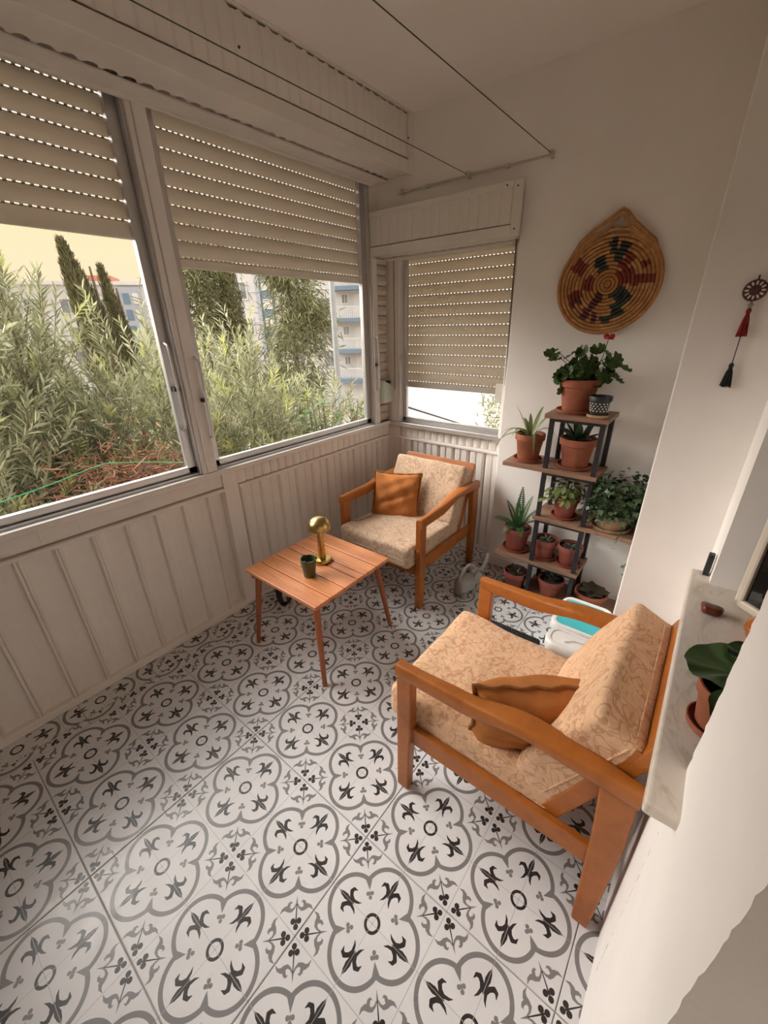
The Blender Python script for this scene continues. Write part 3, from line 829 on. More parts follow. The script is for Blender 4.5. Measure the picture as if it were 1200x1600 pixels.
# black bag-like strap behind the table
o = MB().tube([(.085, 1.22, .20), (.12, 1.19, .11), (.155, 1.165, .03), (.185, 1.16, .008), (.215, 1.17, .02), (.235, 1.185, .05), (.225, 1.20, .07)], [.010, .022, .017, .014, .011, .009, .006], 8).build('folded_strap', M['black'])
tag(o, 'black curled strap on the floor behind the plank table', 'strap')

# ---- plant stand
sx0, sx1 = 1.285, 1.560
ps = thing('plant_stand', 'five tier plant stand with black posts and staggered brown shelves', 'plant stand', (1.42, 2.2, 0))
off = Vector((1.42, 2.2, 0))
for x in (1.300, 1.532):
    for y in (2.092, 2.288):
        MB().box((x-off.x, y-off.y, 0), (x+.022-off.x, y+.022-off.y, 1.078)).build('post', M['black_metal'], ps, bevel=.002)
for (xa, xb, zt) in ((1.275, 1.565, 1.10), (1.085, 1.565, .82), (1.285, 1.808, .545), (1.095, 1.565, .26), (1.285, 1.79, .045)):
    sh = MB().box((xa-off.x, 2.085-off.y, zt-.022), (xb-off.x, 2.315-off.y, zt)).build('shelf', M['shelf_wood'], ps, bevel=.002)
    MB().box((1.305-off.x, 2.094-off.y, zt-.036), (1.55-off.x, 2.106-off.y, zt-.022)).build('brace', M['black_metal'], sh)

# ================================================================== POTS AND PLANTS
M['l_ger'] = leaf_mat('geranium_leaf', [(0, (.035, .075, .018)), (1, (.07, .12, .03))], .55, .12)
M['l_dark'] = leaf_mat('dark_succulent_leaf', [(0, (.02, .05, .022)), (1, (.05, .09, .04))], .35, .05)
M['l_spider'] = leaf_mat('spider_plant_leaf', [(0, (.10, .17, .05)), (1, (.26, .30, .13))], .45, .15)
M['l_fern'] = leaf_mat('fern_leaf', [(0, (.025, .07, .02)), (1, (.06, .13, .035))], .5, .15)
M['l_poth'] = leaf_mat('light_trailing_leaf', [(0, (.07, .12, .03)), (1, (.22, .27, .09))], .45, .15)
M['l_ivy'] = leaf_mat('ivy_leaf', [(0, (.018, .045, .018)), (.7, (.05, .085, .035)), (1, (.12, .15, .075))], .45, .1)
M['l_grey'] = leaf_mat('grey_green_succulent', [(0, (.10, .14, .10)), (1, (.17, .21, .15))], .5, .05)
M['l_bronze'] = leaf_mat('bronze_leaf', [(0, (.05, .035, .025)), (1, (.09, .075, .045))], .4, .05)
M['stem'] = pmat('green_stem', (.08, .11, .03), .6, .2, 30)
M['petal'] = pmat('red_petal', (.50, .02, .03), .5, .2, 40)
M['white_print'] = pmat('white_print', (.65, .62, .55), .6, .05, 20)

def pot(label, loc, h, r, mat, group='potted plants on the stand', saucer=None, cat='potted plant', name='potted_plant', n=28):
    t = thing(name, label, cat, loc, (0, 0, 0), group)
    b_ = .010 if saucer else 0.0
    rb = r*.70
    MB().lathe([(rb, b_), (r*.90, b_+h*.74), (r*.93, b_+h*.755), (r, b_+h*.77), (r*1.01, b_+h*.97), (r*.99, b_+h), (r*.91, b_+h), (r*.88, b_+h*.84), (r*.3, b_+h*.82)], n, cap1=True).build('pot', mat, t)
    MB().lathe([(.0, b_+h*.875), (r*.5, b_+h*.88), (r*.895, b_+h*.865)], n, cap0=False, cap1=False).build('soil', M['soil'], t)
    if saucer:
        MB().lathe([(rb*1.02, 0), (r*.95, .003), (r*.99, .016), (r*.94, .016), (r*.9, .006), (r*.2, .005)], n).build('saucer', saucer, t)
    return t, b_+h*.88
def leafM(base, az, el, L, roll=0, wscale=1.0):
    return (Matrix.Translation(base) @ Matrix.Rotation(az - PI/2, 4, 'Z') @ Matrix.Rotation(el, 4, 'X') @ Matrix.Rotation(roll, 4, 'Y') @ Matrix.Diagonal((L*wscale, L, L, 1)))
def leaf_shape(mat, width=.35, bend=.25, cup=.1, thick=.0, nseg=6, tip=1.0, name='leaf', base_w=.1, power=1.0):
    b_ = MB()
    rows = []
    for i in range(nseg+1):
        t_ = i/nseg
        w_ = width*.5*(math.sin(PI*min(1, t_**power*(.94)+.06)))**.8 if t_ < 1 else .004
        if t_ == 0: w_ = base_w*.5
        z = -bend*t_*t_
        rows.append([(-w_, t_, z + cup*w_), (0, t_, z), (w_, t_, z + cup*w_)])
    vs_ = [p for r_ in rows for p in r_]
    fs_ = [(i*3+j, i*3+j+1, i*3+j+4, i*3+j+3) for i in range(nseg) for j in range(2)]
    b_.add(vs_, fs_, 0, True)
    if thick:
        lo = [(x, y, z - thick*math.sin(PI*min(1, max(.05, y*.95)))) for x, y, z in vs_]
        b_.add(lo, [f[::-1] for f in fs_], 0, True)
    return b_.mesh(name, mat, 0)
def round_leaf(mat, lobes=9, depth=.10, cup=.22, name='leaf', ripple=.05):
    """scalloped kidney leaf, petiole at the origin, blade towards +Y"""
    b_ = MB(); n_ = 36; vs_ = [(0, .22, -.04)]
    for ring in (.5, 1.0):
        for i in range(n_):
            a = -PI/2 + .22 + (2*PI-.44)*i/(n_-1)
            rr = ring*(.92 + depth*abs(math.sin(lobes*.5*(a+PI/2))) * (1 if ring == 1 else .3))
            x, y = rr*math.cos(a)*.62, .42 + rr*math.sin(a)*.55
            vs_.append((x, y, cup*(ring**2)*.35 - .04 + ripple*math.sin(lobes*a)*ring))
    fs_ = [(0, 1+i, 2+i) for i in range(n_-1)] + [(1+i, 1+n_+i, 2+n_+i, 2+i) for i in range(n_-1)]
    b_.add(vs_, fs_, 0, True)
    return b_.mesh(name, mat, 0)
def curved_strip(mat, L, w_, rise, fall, name='leaf', nseg=9):
    b_ = MB(); vs_ = []
    for i in range(nseg+1):
        t_ = i/nseg; y = L*(t_ - .12*t_*t_); z = rise*t_ - fall*t_*t_
        ww = w_*.5*(1-t_**2.2)*(.6+.4*min(1, t_*4)) + .0006
        vs_ += [(-ww, y, z+ww*.35), (0, y, z), (ww, y, z+ww*.35)]
    fs_ = [(i*3+j, i*3+j+1, i*3+j+4, i*3+j+3) for i in range(nseg) for j in range(2)]
    b_.add(vs_, fs_, 0, True); return b_.mesh(name, mat, 0)

# geranium on the top shelf
t, zs = pot('red flowering geranium in a terracotta pot on the top shelf', (1.385, 2.205, 1.10), .150, .092, M['terra'], saucer=M['terra'])
lm = round_leaf(M['l_ger'])
rr = random.Random(11); lst = []
for k in range(30):
    az = k*2.4 + rr.uniform(-.3, .3); el = rr.uniform(.25, 1.35); L = rr.uniform(.06, .125)
    tip = Vector((math.cos(az)*math.cos(el)*L*1.05, math.sin(az)*math.cos(el)*L*.8, zs + math.sin(el)*L))
    lst.append((tip, az))
for dx, dz in ((.125, .135), (.145, .10), (.115, .075), (.14, .05), (-.115, .14), (-.10, .115), (.085, .165), (.05, .17), (.0, .165), (-.03, .15), (.02, .02), (-.06, .0), (-.09, .06)):
    lst.append((Vector((dx, -.03 + rr.uniform(-.03, .03), zs + dz)), math.atan2(-.03, dx)))
for tip, az in lst:
    MB().tube([(tip.x*.1, tip.y*.1, zs-.01), (tip.x*.5, tip.y*.5, zs+(tip.z-zs)*.65), tuple(tip)], .0018, 5).build('stem', M['stem'], t)
    link_m('leaf', lm, t, leafM(tip, az + rr.uniform(-.6, .6), rr.uniform(-1.25, -.25), rr.uniform(.055, .085), rr.uniform(-.5, .5)))
fl_c = Vector((.095, -.03, zs+.205))
fs = MB().tube([(.04, 0, zs), (.08, -.01, zs+.12), tuple(fl_c)], .0018, 5).build('flower_stalk', M['stem'], t)
for k in range(9):
    a = k*2.4; p = fl_c + Vector((math.cos(a)*.014, math.sin(a)*.010, .006*math.sin(k*1.7)))
    v_, f_ = rounded_box(.009, .009, .004, .0035, 4)
    MB().add(v_, f_, 0, True, Matrix.Translation(p) @ Matrix.Rotation(a, 4, 'Z') @ Matrix.Rotation(.6, 4, 'X')).build('petal', M['petal'], fs)
# small black patterned pot
t, zs = pot('small black pot with white lattice print on the top shelf', (1.506, 2.125, 1.10), .088, .049, M['black'], saucer=M['terra_tan'], cat='pot', name='small_pot', group='small pots')
lat = MB()
for row in range(4):
    for k in range(16):
        a = 2*PI*k/16 + (row % 2)*PI/16; z = .028 + row*.011; rad = .0365 + .0085*(z/.088)*1.1
        Mx = Matrix.Rotation(a, 4, 'Z') @ Matrix.Translation((rad, 0, z+.006)) @ Matrix.Rotation(PI/4, 4, 'X')
        lat.box((-.0008, -.0028, -.0028), (.0010, .0028, .0028), M=Mx)
lat.build('lattice_print', M['white_print'], t)
# spider plant
t, zs = pot('spider plant with striped arching leaves at the left end of the second shelf', (1.185, 2.185, .82), .140, .077, M['terra'], saucer=M['terra'])
rr = random.Random(3)
for k, (az, L, rise, fall) in enumerate([(3.3, .20, .16, .20), (2.9, .24, .18, .30), (3.6, .22, .11, .20), (2.3, .16, .20, .14), (1.5, .13, .24, .10), (.9, .12, .22, .12), (.3, .15, .2, .22), (4.3, .14, .18, .16), (5.2, .16, .14, .20), (4.9, .10, .22, .08), (3.9, .10, .24, .07)]):
    link_m('leaf', curved_strip(M['l_spider'], L, .022, rise, fall), t, Matrix.Translation((math.cos(az)*.012, math.sin(az)*.012, zs)) @ Matrix.Rotation(az-PI/2, 4, 'Z'))
# dark succulent with pointed leaves
t, zs = pot('dark pointed-leaf succulent in a terracotta pot on the second shelf', (1.425, 2.205, .82), .145, .088, M['terra'], saucer=M['terra'])
lm = leaf_shape(M['l_dark'], .30, .10, .35, .05)
rr = random.Random(5)
for k in range(13):
    az = k*2.4; el = 1.35 - .085*k + rr.uniform(-.1, .1)
    link_m('leaf', lm, t, leafM((math.cos(az)*.014, math.sin(az)*.014, zs), az, el, rr.uniform(.085, .125)))
# light green trailing plant
t, zs = pot('light green trailing plant in a small red pot on the third shelf', (1.425, 2.175, .545), .112, .068, M['terra_red'], saucer=M['terra_red'])
lm = leaf_shape(M['l_poth'], .55, .25, .2)
rr = random.Random(8)
for k in range(84):
    az = k*2.4; el = rr.uniform(-.35, 1.4); L = rr.uniform(.045, .115)
    tip = Vector((math.cos(az)*math.cos(el)*L, math.sin(az)*math.cos(el)*L*.9, zs + .015 + math.sin(el)*L*.75))
    if k % 2 == 0: MB().tube([(0, 0, zs), (tip.x*.5, tip.y*.5, zs+(tip.z-zs)*.8+.012), tuple(tip)], .0014, 4).build('stem', M['stem'], t)
    link_m('leaf', lm, t, leafM(tip, az+rr.uniform(-.5, .5), rr.uniform(-.9, .3), rr.uniform(.034, .056), rr.uniform(-.4, .4)))
# big trailing ivy
t, zs = pot('big bushy ivy trailing over the right end of the third shelf', (1.655, 2.185, .545), .165, .098, M['terra_tan'], saucer=M['terra_tan'])
b_ = MB(); rr = random.Random(21)
def ivy_leaf(p, az, el, L):
    Mx = leafM(p, az, el, L, rr.uniform(-.6, .6))
    b_.add([(0, 0, 0), (-.32, .25, .05), (-.45, .55, 0), (-.18, .62, .03), (0, 1, -.08), (.18, .62, .03), (.45, .55, 0), (.32, .25, .05), (0, .45, -.02)],
           [(0, 8, 1), (1, 8, 2), (2, 8, 3), (3, 8, 4), (4, 8, 5), (5, 8, 6), (6, 8, 7), (7, 8, 0)], 0, True, Mx)
for k in range(950):
    a, c = rr.uniform(0, 6.28), rr.uniform(-.75, 1.0); r0 = rr.random()**.4
    p = Vector((.030 + .145*r0*math.cos(a)*math.sqrt(max(0, 1-c*c*.7)), -.055 + .095*r0*math.sin(a), zs + .020 + .135*c*r0))
    if p.x > .148 and p.y > -.6: p.x = .148 - rr.random()*.05
    ivy_leaf(p, a + rr.uniform(-.8, .8), rr.uniform(-1.0, .4), rr.uniform(.020, .038))
for sx_, sy_, n_, len_ in ((.13, -.10, 16, .33), (.145, -.09, 14, .28), (.06, -.115, 12, .20), (-.02, -.12, 9, .16), (-.10, -.10, 8, .13), (-.14, -.06, 10, .06)):
    for k in range(n_):
        f = k/n_; p = Vector((sx_ + .015*math.sin(5*f), sy_ - .01*f, zs - .03 - len_*f))
        ivy_leaf(p, rr.uniform(0, 6.28), rr.uniform(-1.1, -.2), rr.uniform(.016, .028))
fo = b_.build('foliage', M['l_ivy'], t, sharp=0); fo['kind'] = 'stuff'
# fern
t, zs = pot('green fern in a red pot at the left end of the fourth shelf', (1.182, 2.185, .26), .135, .078, M['terra_red'], saucer=M['terra_red'])
def frond(L, rise, fall):
    b_ = MB(); n_ = 20; pts = []
    for i in range(n_+1):
        k = i/n_; pts.append(Vector((0, L*(k-.25*k*k*(fall > .1)), rise*k - fall*k*k)))
    b_.tube(pts, [.0016*(1-.7*i/n_) for i in range(n_+1)], 4)
    for i in range(2, n_+1):
        k = i/n_; w_ = .026*math.sin(PI*min(1, .18+.80*k))**.9 + .003
        tg = (pts[i]-pts[i-1]); d = tg.length*.75; tg.normalize()
        for s in (-1, 1):
            p = pts[i]; sx_ = Vector((s, 0, 0))
            b_.add([tuple(p), tuple(p+sx_*w_*.45-tg*(d*.7)), tuple(p+sx_*w_+tg*.004), tuple(p+sx_*w_*.45+tg*d)], [(0, 1, 2, 3)], 0, True)
    return b_.mesh('frond', M['l_fern'], 0)
for az, L, rise, fall in ((1.9, .03, .25, .0), (.9, .07, .23, .03), (4.6, .03, .20, .0), (.4, .11, .20, .05), (2.8, .10, .20, .05), (3.3, .20, .17, .13), (3.0, .15, .10, .08), (.1, .12, .16, .08), (5.2, .13, .12, .10), (4.2, .14, .12, .12), (4.8, .09, .18, .04), (5.9, .10, .17, .06)):
    link_m('frond', frond(L, rise, fall), t, Matrix.Translation((0, 0, zs)) @ Matrix.Rotation(az-PI/2, 4, 'Z'))
# two small pots with sprawling grey leaves on shelf four
for (x, lab, sd) in ((1.352, 'red pot with sparse grey succulent in the middle of the fourth shelf', 4), (1.488, 'red pot with sparse grey succulent at the right of the fourth shelf', 9)):
    t, zs = pot(lab, (x, 2.185, .26), .112, .066, M['terra_red'], saucer=M['terra_red'])
    lm = leaf_shape(M['l_grey'], .26, .05, .3, .06); rr = random.Random(sd)
    for k in range(8):
        az = k*2.4+sd
        link_m('leaf', lm, t, leafM((math.cos(az)*.008, math.sin(az)*.008, zs), az, rr.uniform(.1, .9), rr.uniform(.03, .05)))
# floor-level pots
t, zs = pot('red pot with dark curling succulent standing lowest at the left', (1.222, 2.135, 0), .128, .071, M['terra_red'], saucer=M['terra_red'])
lm = leaf_shape(M['l_bronze'], .35, .2, .3, .06); rr = random.Random(14)
for k in range(10):
    az = k*2.4; link_m('leaf', lm, t, leafM((math.cos(az)*.01, math.sin(az)*.01, zs), az, rr.uniform(.2, 1.1), rr.uniform(.04, .06)))
t, zs = pot('grey green rosette succulent in a red pot on the bottom shelf', (1.425, 2.16, .045), .105, .073, M['terra_red'])
lm = leaf_shape(M['l_grey'], .55, -.12, .25, .12, power=1.4); rr = random.Random(15)
for k in range(22):
    az = k*2.4; link_m('leaf', lm, t, leafM((math.cos(az)*.004, math.sin(az)*.004, zs+.012+.0012*k), az, .15+.055*k, .048-.0012*k))
t, zs = pot('broad dark bronze-leaved plant in a low pot on the bottom shelf', (1.638, 2.195, .045), .085, .085, M['terra'])
lm = leaf_shape(M['l_bronze'], .75, .25, .15, .02); rr = random.Random(16)
for k in range(9):
    az = k*2.4; link_m('leaf', lm, t, leafM((math.cos(az)*.012, math.sin(az)*.012, zs), az, rr.uniform(.25, .9), rr.uniform(.06, .085)))

# ---- grey elephant watering can
el = thing('watering_can', 'grey elephant shaped plastic watering can on the floor', 'watering can', (1.005, 1.93, 0), (0, 0, math.radians(78)))
v_, f_ = rounded_box(.075, .045, .055, .043, 12)
MB().add([(x, y, z*(1+.25*(x < 0)*abs(x)/.075)) for x, y, z in v_], f_, 0, True, Matrix.Translation((-.02, 0, .075))).build('body', M['grey_plastic'], el, sharp=0)
v_, f_ = rounded_box(.036, .036, .038, .034, 8)
MB().add(v_, f_, 0, True, Matrix.Translation((.065, 0, .115))).build('head', M['grey_plastic'], el, sharp=0)
MB().tube([(.075, 0, .105), (.115, 0, .10), (.150, 0, .125), (.178, 0, .165), (.195, 0, .205)], [.024, .018, .0135, .0115, .012], 12).build('trunk_spout', M['grey_plastic'], el)
MB().tube([(.055, 0, .140), (.045, 0, .178), (.010, 0, .196), (-.035, 0, .186), (-.070, 0, .150), (-.083, 0, .105)], .0085, 10).build('handle', M['grey_plastic'], el)
for s in (-1, 1):
    MB().lathe([(.001, .004), (.028, .003), (.033, 0), (.028, -.003), (.001, -.004)], 18, M=Matrix.Translation((.048, s*.043, .105)) @ Matrix.Rotation(s*.35, 4, 'Z') @ Matrix.Rotation(PI/2, 4, 'X') @ Matrix.Diagonal((.9, 1.25, 1, 1))).build('ear', M['grey_plastic'], el)
    MB().lathe([(.0055, -.002), (.0055, .002), (.002, .004)], 10, M=Matrix.Translation((.085, s*.034, .128)) @ Matrix.Rotation(-s*PI/2, 4, 'X')).build('eye', M['black'], el)
    for x in (-.06, .03): MB().lathe([(.022, 0), (.021, .03), (.023, .05)], 14, M=Matrix.Translation((x, s*.024, 0))).build('foot', M['grey_plastic'], el)

# ---- tubs and ribbed crate beside the near armchair
def tub(name, label, x0, y0, x1, y1, h, mats, cat, inset=.03):
    t = thing(name, label, cat, ((x0+x1)/2, (y0+y1)/2, 0)); hx, hy = (x1-x0)/2, (y1-y0)/2
    def rr2(hx, hy, r, z, n_=6):
        pts = []
        for cx, cy, a0 in ((hx-r, hy-r, 0), (-hx+r, hy-r, PI/2), (-hx+r, -hy+r, PI), (hx-r, -hy+r, 1.5*PI)):
            for i in range(n_+1):
                a = a0+PI/2*i/n_; pts.append((cx+r*math.cos(a), cy+r*math.sin(a), z))
        return pts
    MB().loft([rr2(hx*.92, hy*.92, .03, 0), rr2(hx*.94, hy*.94, .035, .01), rr2(hx*.97, hy*.97, .04, h-.03)], 0, True).build('body', mats[0], t)
    MB().loft([rr2(hx, hy, .042, h-.035), rr2(hx, hy, .042, h-.008), rr2(hx-.006, hy-.006, .038, h), rr2(hx-.016, hy-.016, .032, h), rr2(hx-.02, hy-.02, .03, h-.005)], 0, True).build('lid', mats[1], t)
    MB().loft([rr2(hx-.021, hy-.021, .03, h-.006), rr2(hx-.021, hy-.021, .03, h-.0035)], 0, True).build('lid_panel', mats[2], t)
    return t
tw = tub('storage_tub', 'milky white rounded storage tub beside the near armchair', 1.618, 1.352, 1.86, 1.468, .375, (M['white_plastic'], M['white_plastic'], M['white_plastic']), 'tub')
MB().tube([(-.05, -.02, .3755), (-.02, .006, .3755), (.03, .010, .3755), (.08, -.008, .3755)], .0022, 6).build('moulded_arc', M['white_plastic'], tw)
tub('storage_tub', 'turquoise topped white tub behind the milky white one', 1.600, 1.478, 1.808, 1.715, .372, (M['teal'], M['white_plastic'], M['teal']), 'tub')
cr = thing('ribbed_crate', 'black ribbed crate on the floor beside the near armchair', 'crate', (1.468, 1.405, 0))
MB().box((-.122, -.048, 0), (.122, .048, .285)).build('body', M['black'], cr, bevel=.008)
rib_ = MB().box((-.0032, -.044, .284), (.0032, .044, .2868)).mesh('rib', M['black'])
for k in range(21): link('rib', rib_, cr, (-.11+.011*k, 0, 0))

# ================================================================== WALL DECORATION
def basket():
    t = thing('wall_basket', 'round coiled straw wall basket with green and red motifs', 'basket', (1.402, YP-.004, 1.665))
    cols = [(.42, .20, .072), (.50, .265, .105), (.21, .038, .022), (.030, .040, .038), (.10, .025, .03)]
    mats = [pmat('straw_%d' % i, c, .75, .25, 50, .0008, 120) for i, c in enumerate(cols)]
    rr = random.Random(2); nc = 13; step = .0152
    # motif list: (angle deg measured in the wall plane, r0, r1, half width m, material)
    mot = [(118, .055, .125, .022, 3), (75, .085, .17, .020, 3), (92, .12, .18, .016, 3), (-38, .05, .115, .026, 3), (-62, .095, .15, .022, 3), (-80, .14, .17, .022, 3),
           (-118, .05, .17, .016, 4), (-150, .12, .17, .020, 4), (-100, .12, .175, .014, 4),
           (25, .05, .10, .03, 2), (5, .085, .18, .02, 2), (55, .075, .14, .022, 2), (180, .055, .11, .03, 2), (150, .12, .18, .026, 2), (200, .10, .16, .018, 2), (30, .13, .165, .016, 2)]
    for i in range(nc):
        R_ = .008 + step*i
        n_ = max(10, int(2*PI*R_/.0115)); m_ = 6; b_ = MB()
        rings = []
        for k in range(n_):
            a = 2*PI*k/n_
            cx, cz = R_*math.cos(a)*1.03, R_*math.sin(a)*.99
            ring = []
            for j in range(m_):
                q = 2*PI*j/m_; ro = .0080*math.cos(q); yo = .0080*math.sin(q)
                ring.append(((R_+ro)*math.cos(a)*1.03, -.010 + yo - .012*(i/nc)**2, (R_+ro)*math.sin(a)*.99))
            rings.append(ring)
        o_ = len(b_.v); b_.v += [p for r_ in rings for p in r_]
        blk = 0; cur = 0
        for k in range(n_):
            a = math.degrees(2*PI*(k+.5)/n_)
            if blk <= 0:
                blk = rr.choice((1, 2, 2, 3)); cur = rr.choice((0, 0, 1)); 
                if i < 4: cur = 0
            blk -= 1; mi = cur
            for (ma, r0, r1, hw, mm) in mot:
                da = abs((a-ma+180) % 360-180)*PI/180*R_
                if r0 <= R_ <= r1 and da < hw*(.75+.5*rr.random()): mi = mm
            k2 = (k+1) % n_
            for j in range(m_):
                b_.f.append((k*m_+j, k*m_+(j+1) % m_, k2*m_+(j+1) % m_, k2*m_+j)); b_.m.append(mi); b_.smooth.append(True)
        b_.build('coil', mats, t, sharp=0)
    # outer coil rising into the pointed hanging loop
    Ro = .008 + step*nc; path = []
    for k in range(49):
        a = math.radians(148) + math.radians(250)*k/48
        path.append((Ro*math.cos(a)*1.03, -.022, Ro*math.sin(a)*.99))
    full_ = [(.0, -.022, .281), (-.022, -.022, .266), (-.047, -.022, .247), (-.100, -.022, .213), (-.147, -.022, .170)] + path + [(.150, -.022, .158), (.115, -.022, .185), (.056, -.022, .232), (.022, -.022, .268)]
    MB().tube(full_, .0085, 7, closed=True).build('rim_coil', mats[0], t)
    for sc_, m_ in ((.935, 1), (.87, 0)):
        top_ = [q for q in full_[30:] + full_[:30] if q[2] > .085]
        top_ = [(q[0]*sc_, -.019, q[2]*sc_) for q in sorted(top_, key=lambda q: -math.atan2(q[2], q[0]))]
        top_ = [q for q in top_ if abs(q[0]) > .045]
        for part_ in ([q for q in top_ if q[0] < 0], [q for q in top_ if q[0] > 0]):
            if len(part_) > 1: MB().tube(part_, .0082, 7).build('rim_coil', mats[m_], t)
    for off_, m_ in ((.016, 1), (.031, 0)):       # inner strands of the pointed end, closing round a small opening
        MB().tube([(-.138+off_*.3, -.020, .158-off_*.2), (-.09, -.020, .200-off_*.6), (-.045+off_*.2, -.020, .228-off_*.7)], .0078, 7).build('rim_coil', mats[m_], t)
        MB().tube([(.138-off_*.3, -.020, .150-off_*.2), (.10, -.020, .180-off_*.6), (.055-off_*.2, -.020, .214-off_*.7)], .0078, 7).build('rim_coil', mats[m_], t)
    MB().tube([(-.05, -.018, .205), (-.03, -.020, .232), (.0, -.020, .262), (.028, -.020, .235), (.055, -.018, .200)], .0075, 7).build('hanging_loop', mats[0], t)
    MB().tube([(-.10, -.018, .180), (-.05, -.018, .206), (0, -.018, .213), (.05, -.018, .203), (.10, -.018, .172)], .0080, 7).build('rim_coil', mats[1], t)
    return t
bk_ = basket(); bk_.rotation_euler = (0, math.radians(2), 0)

ts = thing('tassel_ornament', 'hanging medallion with red and dark green tassels on the wall', 'ornament', (1.932, Y1-.004, 1.575))
M['maroon'] = pmat('maroon_bead', (.10, .03, .03), .5, .3, 60)
M['tas_red'] = pmat('red_thread', (.24, .015, .018), .85, .35, 90)
M['tas_green'] = pmat('dark_green_thread', (.010, .016, .010), .85, .35, 90)
RX = Matrix.Rotation(PI/2, 4, 'X')
MB().lathe([(.0235, 0), (.025, .003), (.023, .007), (.012, .008), (.008, .011)], 28, M=RX).build('medallion', M['maroon'], ts)
for k in range(12):
    a = 2*PI*k/12
    v_, f_ = rounded_box(.0045, .0018, .0024, .0016, 3)
    MB().add(v_, f_, 0, True, Matrix.Rotation(-a, 4, 'Y') @ Matrix.Translation((.0165, -.009, 0))).build('bead', M['white_print'], ts)
MB().tube([(0, -.003, .024), (0, -.003, .034)], .0025, 6).build('hanging_loop', M['maroon'], ts)
MB().lathe([(.003, -.006), (.0065, 0), (.003, .006)], 12, M=Matrix.Translation((0, -.004, -.033))).build('bead', M['grey_plastic'], ts)
MB().tube([(0, -.003, -.025), (0, -.004, -.14), (0, -.004, -.175)], .0014, 5).build('cord', M['maroon'], ts)
def tassel(z, L, w_, mat, nm):
    b_ = MB(); rr = random.Random(int(L*1000))
    b_.lathe([(.003, z), (.006, z-.006), (.0045, z-.013)], 10, M=Matrix.Translation((0, -.006, 0)))
    for k in range(46):
        a = rr.uniform(0, 6.28); r_ = rr.random()**.5*w_; l_ = L*rr.uniform(.9, 1.03)
        b_.tube([(0, -.006, z-.004), (r_*.55*math.cos(a), -.006-abs(r_*.3*math.sin(a)), z-l_*.4), (r_*math.cos(a), -.006-abs(r_*.5*math.sin(a)), z-l_)], .0013, 4)
    b_.build(nm, mat, ts)
tassel(-.040, .066, .013, M['tas_red'], 'red_tassel')
tassel(-.172, .062, .012, M['tas_green'], 'green_tassel')

# ---- things on the marble sill
o = MB().box((2.012, 1.300, .86), (2.026, 1.322, .925)).build('black_stop', M['black'], bevel=.002); tag(o, 'small black upright block at the far end of the marble sill', 'block')
v_, f_ = rounded_box(.022, .016, .011, .010, 7)
rr = random.Random(4); v_ = [tuple(c*(1+.22*math.sin(40*p[0]+55*p[1]+k*2)) for k, c in enumerate(p)) for p in v_]
M['amber'] = pmat('brown_amber_stone', (.13, .028, .010), .25, .5, 60)
o = MB().add(v_, f_, 0, True).build('amber_stone', M['amber'], loc=(2.036, 1.112, .872), sharp=30); tag(o, 'small brown rough amber stone on the marble sill', 'stone')
M['amber_glass'] = pmat('orange_glass', (.36, .10, .012), .08, .3, 8, spec=.8)
g_ = thing('amber_glass_jar', 'round orange glass jar on the sill behind the begonia', 'jar', (2.130, 1.050, .86))
MB().lathe([(.012, 0), (.026, .006), (.036, .028), (.034, .048), (.020, .062), (.016, .070), (.013, .068)], 26).build('body', M['amber_glass'], g_)
MB().lathe([(.017, .066), (.018, .078), (.012, .082)], 20).build('stopper', M['maroon'], g_)
# begonia
M['l_beg'] = leaf_mat('begonia_leaf', [(0, (.030, .065, .018)), (1, (.055, .095, .028))], .38, .05)
t, zs = pot('broad green begonia in a terracotta pot on the marble sill', (2.062, .735, .86), .085, .046, M['terra'], saucer=M['terra'], group='plants on the marble sill')
lm = round_leaf(M['l_beg'], 7, .06, .3, ripple=.03)
for px, py, pz, az, eL, L in ((.030, .030, .030, 3.0, -.22, .108), (.040, .045, .036, 1.9, -.1, .08), (.03, -.01, .04, .2, -.3, .10), (.015, -.03, .03, 4.7, -.5, .08)):
    MB().tube([(0, 0, zs-.02), (px*.6, py*.6, zs+pz*.8), (px, py, zs+pz)], .0026, 6).build('stem', M['stem'], t)
    link_m('leaf', lm, t, leafM((px, py, zs+pz), az, eL, L))

# ================================================================== OUTDOORS
M['olea'] = leaf_mat('grey_green_narrow_leaf', [(0, (.17, .18, .09)), (.5, (.31, .315, .18)), (1, (.50, .49, .32))], .6, .3)
M['young'] = leaf_mat('yellow_green_young_leaf', [(0, (.38, .40, .13)), (1, (.56, .56, .24))], .5, .3)
M['dry'] = leaf_mat('dry_red_brown_leaf', [(0, (.17, .065, .038)), (1, (.36, .18, .10))], .8, .1)
M['bark'] = pmat('grey_brown_bark', (.17, .125, .085), .9, .3, 12, .004, 30)
M['cyp'] = leaf_mat('cypress_spray', [(0, (.09, .09, .04)), (1, (.24, .215, .105))], .7, .1)
M['pine'] = leaf_mat('pine_needle', [(0, (.11, .12, .045)), (1, (.28, .27, .115))], .7, .15)
M['citrus'] = leaf_mat('glossy_broad_leaf', [(0, (.03, .07, .015)), (1, (.14, .22, .05))], .3, .15)
M['bwall'] = pmat('white_render', (.50, .49, .48), .9, .05, .3)
M['bgrey'] = pmat('grey_render', (.34, .36, .40), .9, .05, .3)
M['bblue'] = pmat('slate_blue_paint', (.13, .19, .25), .7, .08, .5)
M['bpane'] = pmat('far_window_pane', (.20, .21, .23), .2, .3, .8)
M['bframe'] = pmat('far_window_frame', (.55, .54, .52), .7, .05, 1)
M['street'] = pmat('dusty_paving', (.24, .20, .165), .95, .15, .6)
M['earth'] = pmat('garden_earth', (.13, .09, .06), .95, .3, 3)
M['lamp_grey'] = pmat('galvanised_grey', (.27, .28, .28), .6, .08, 3)

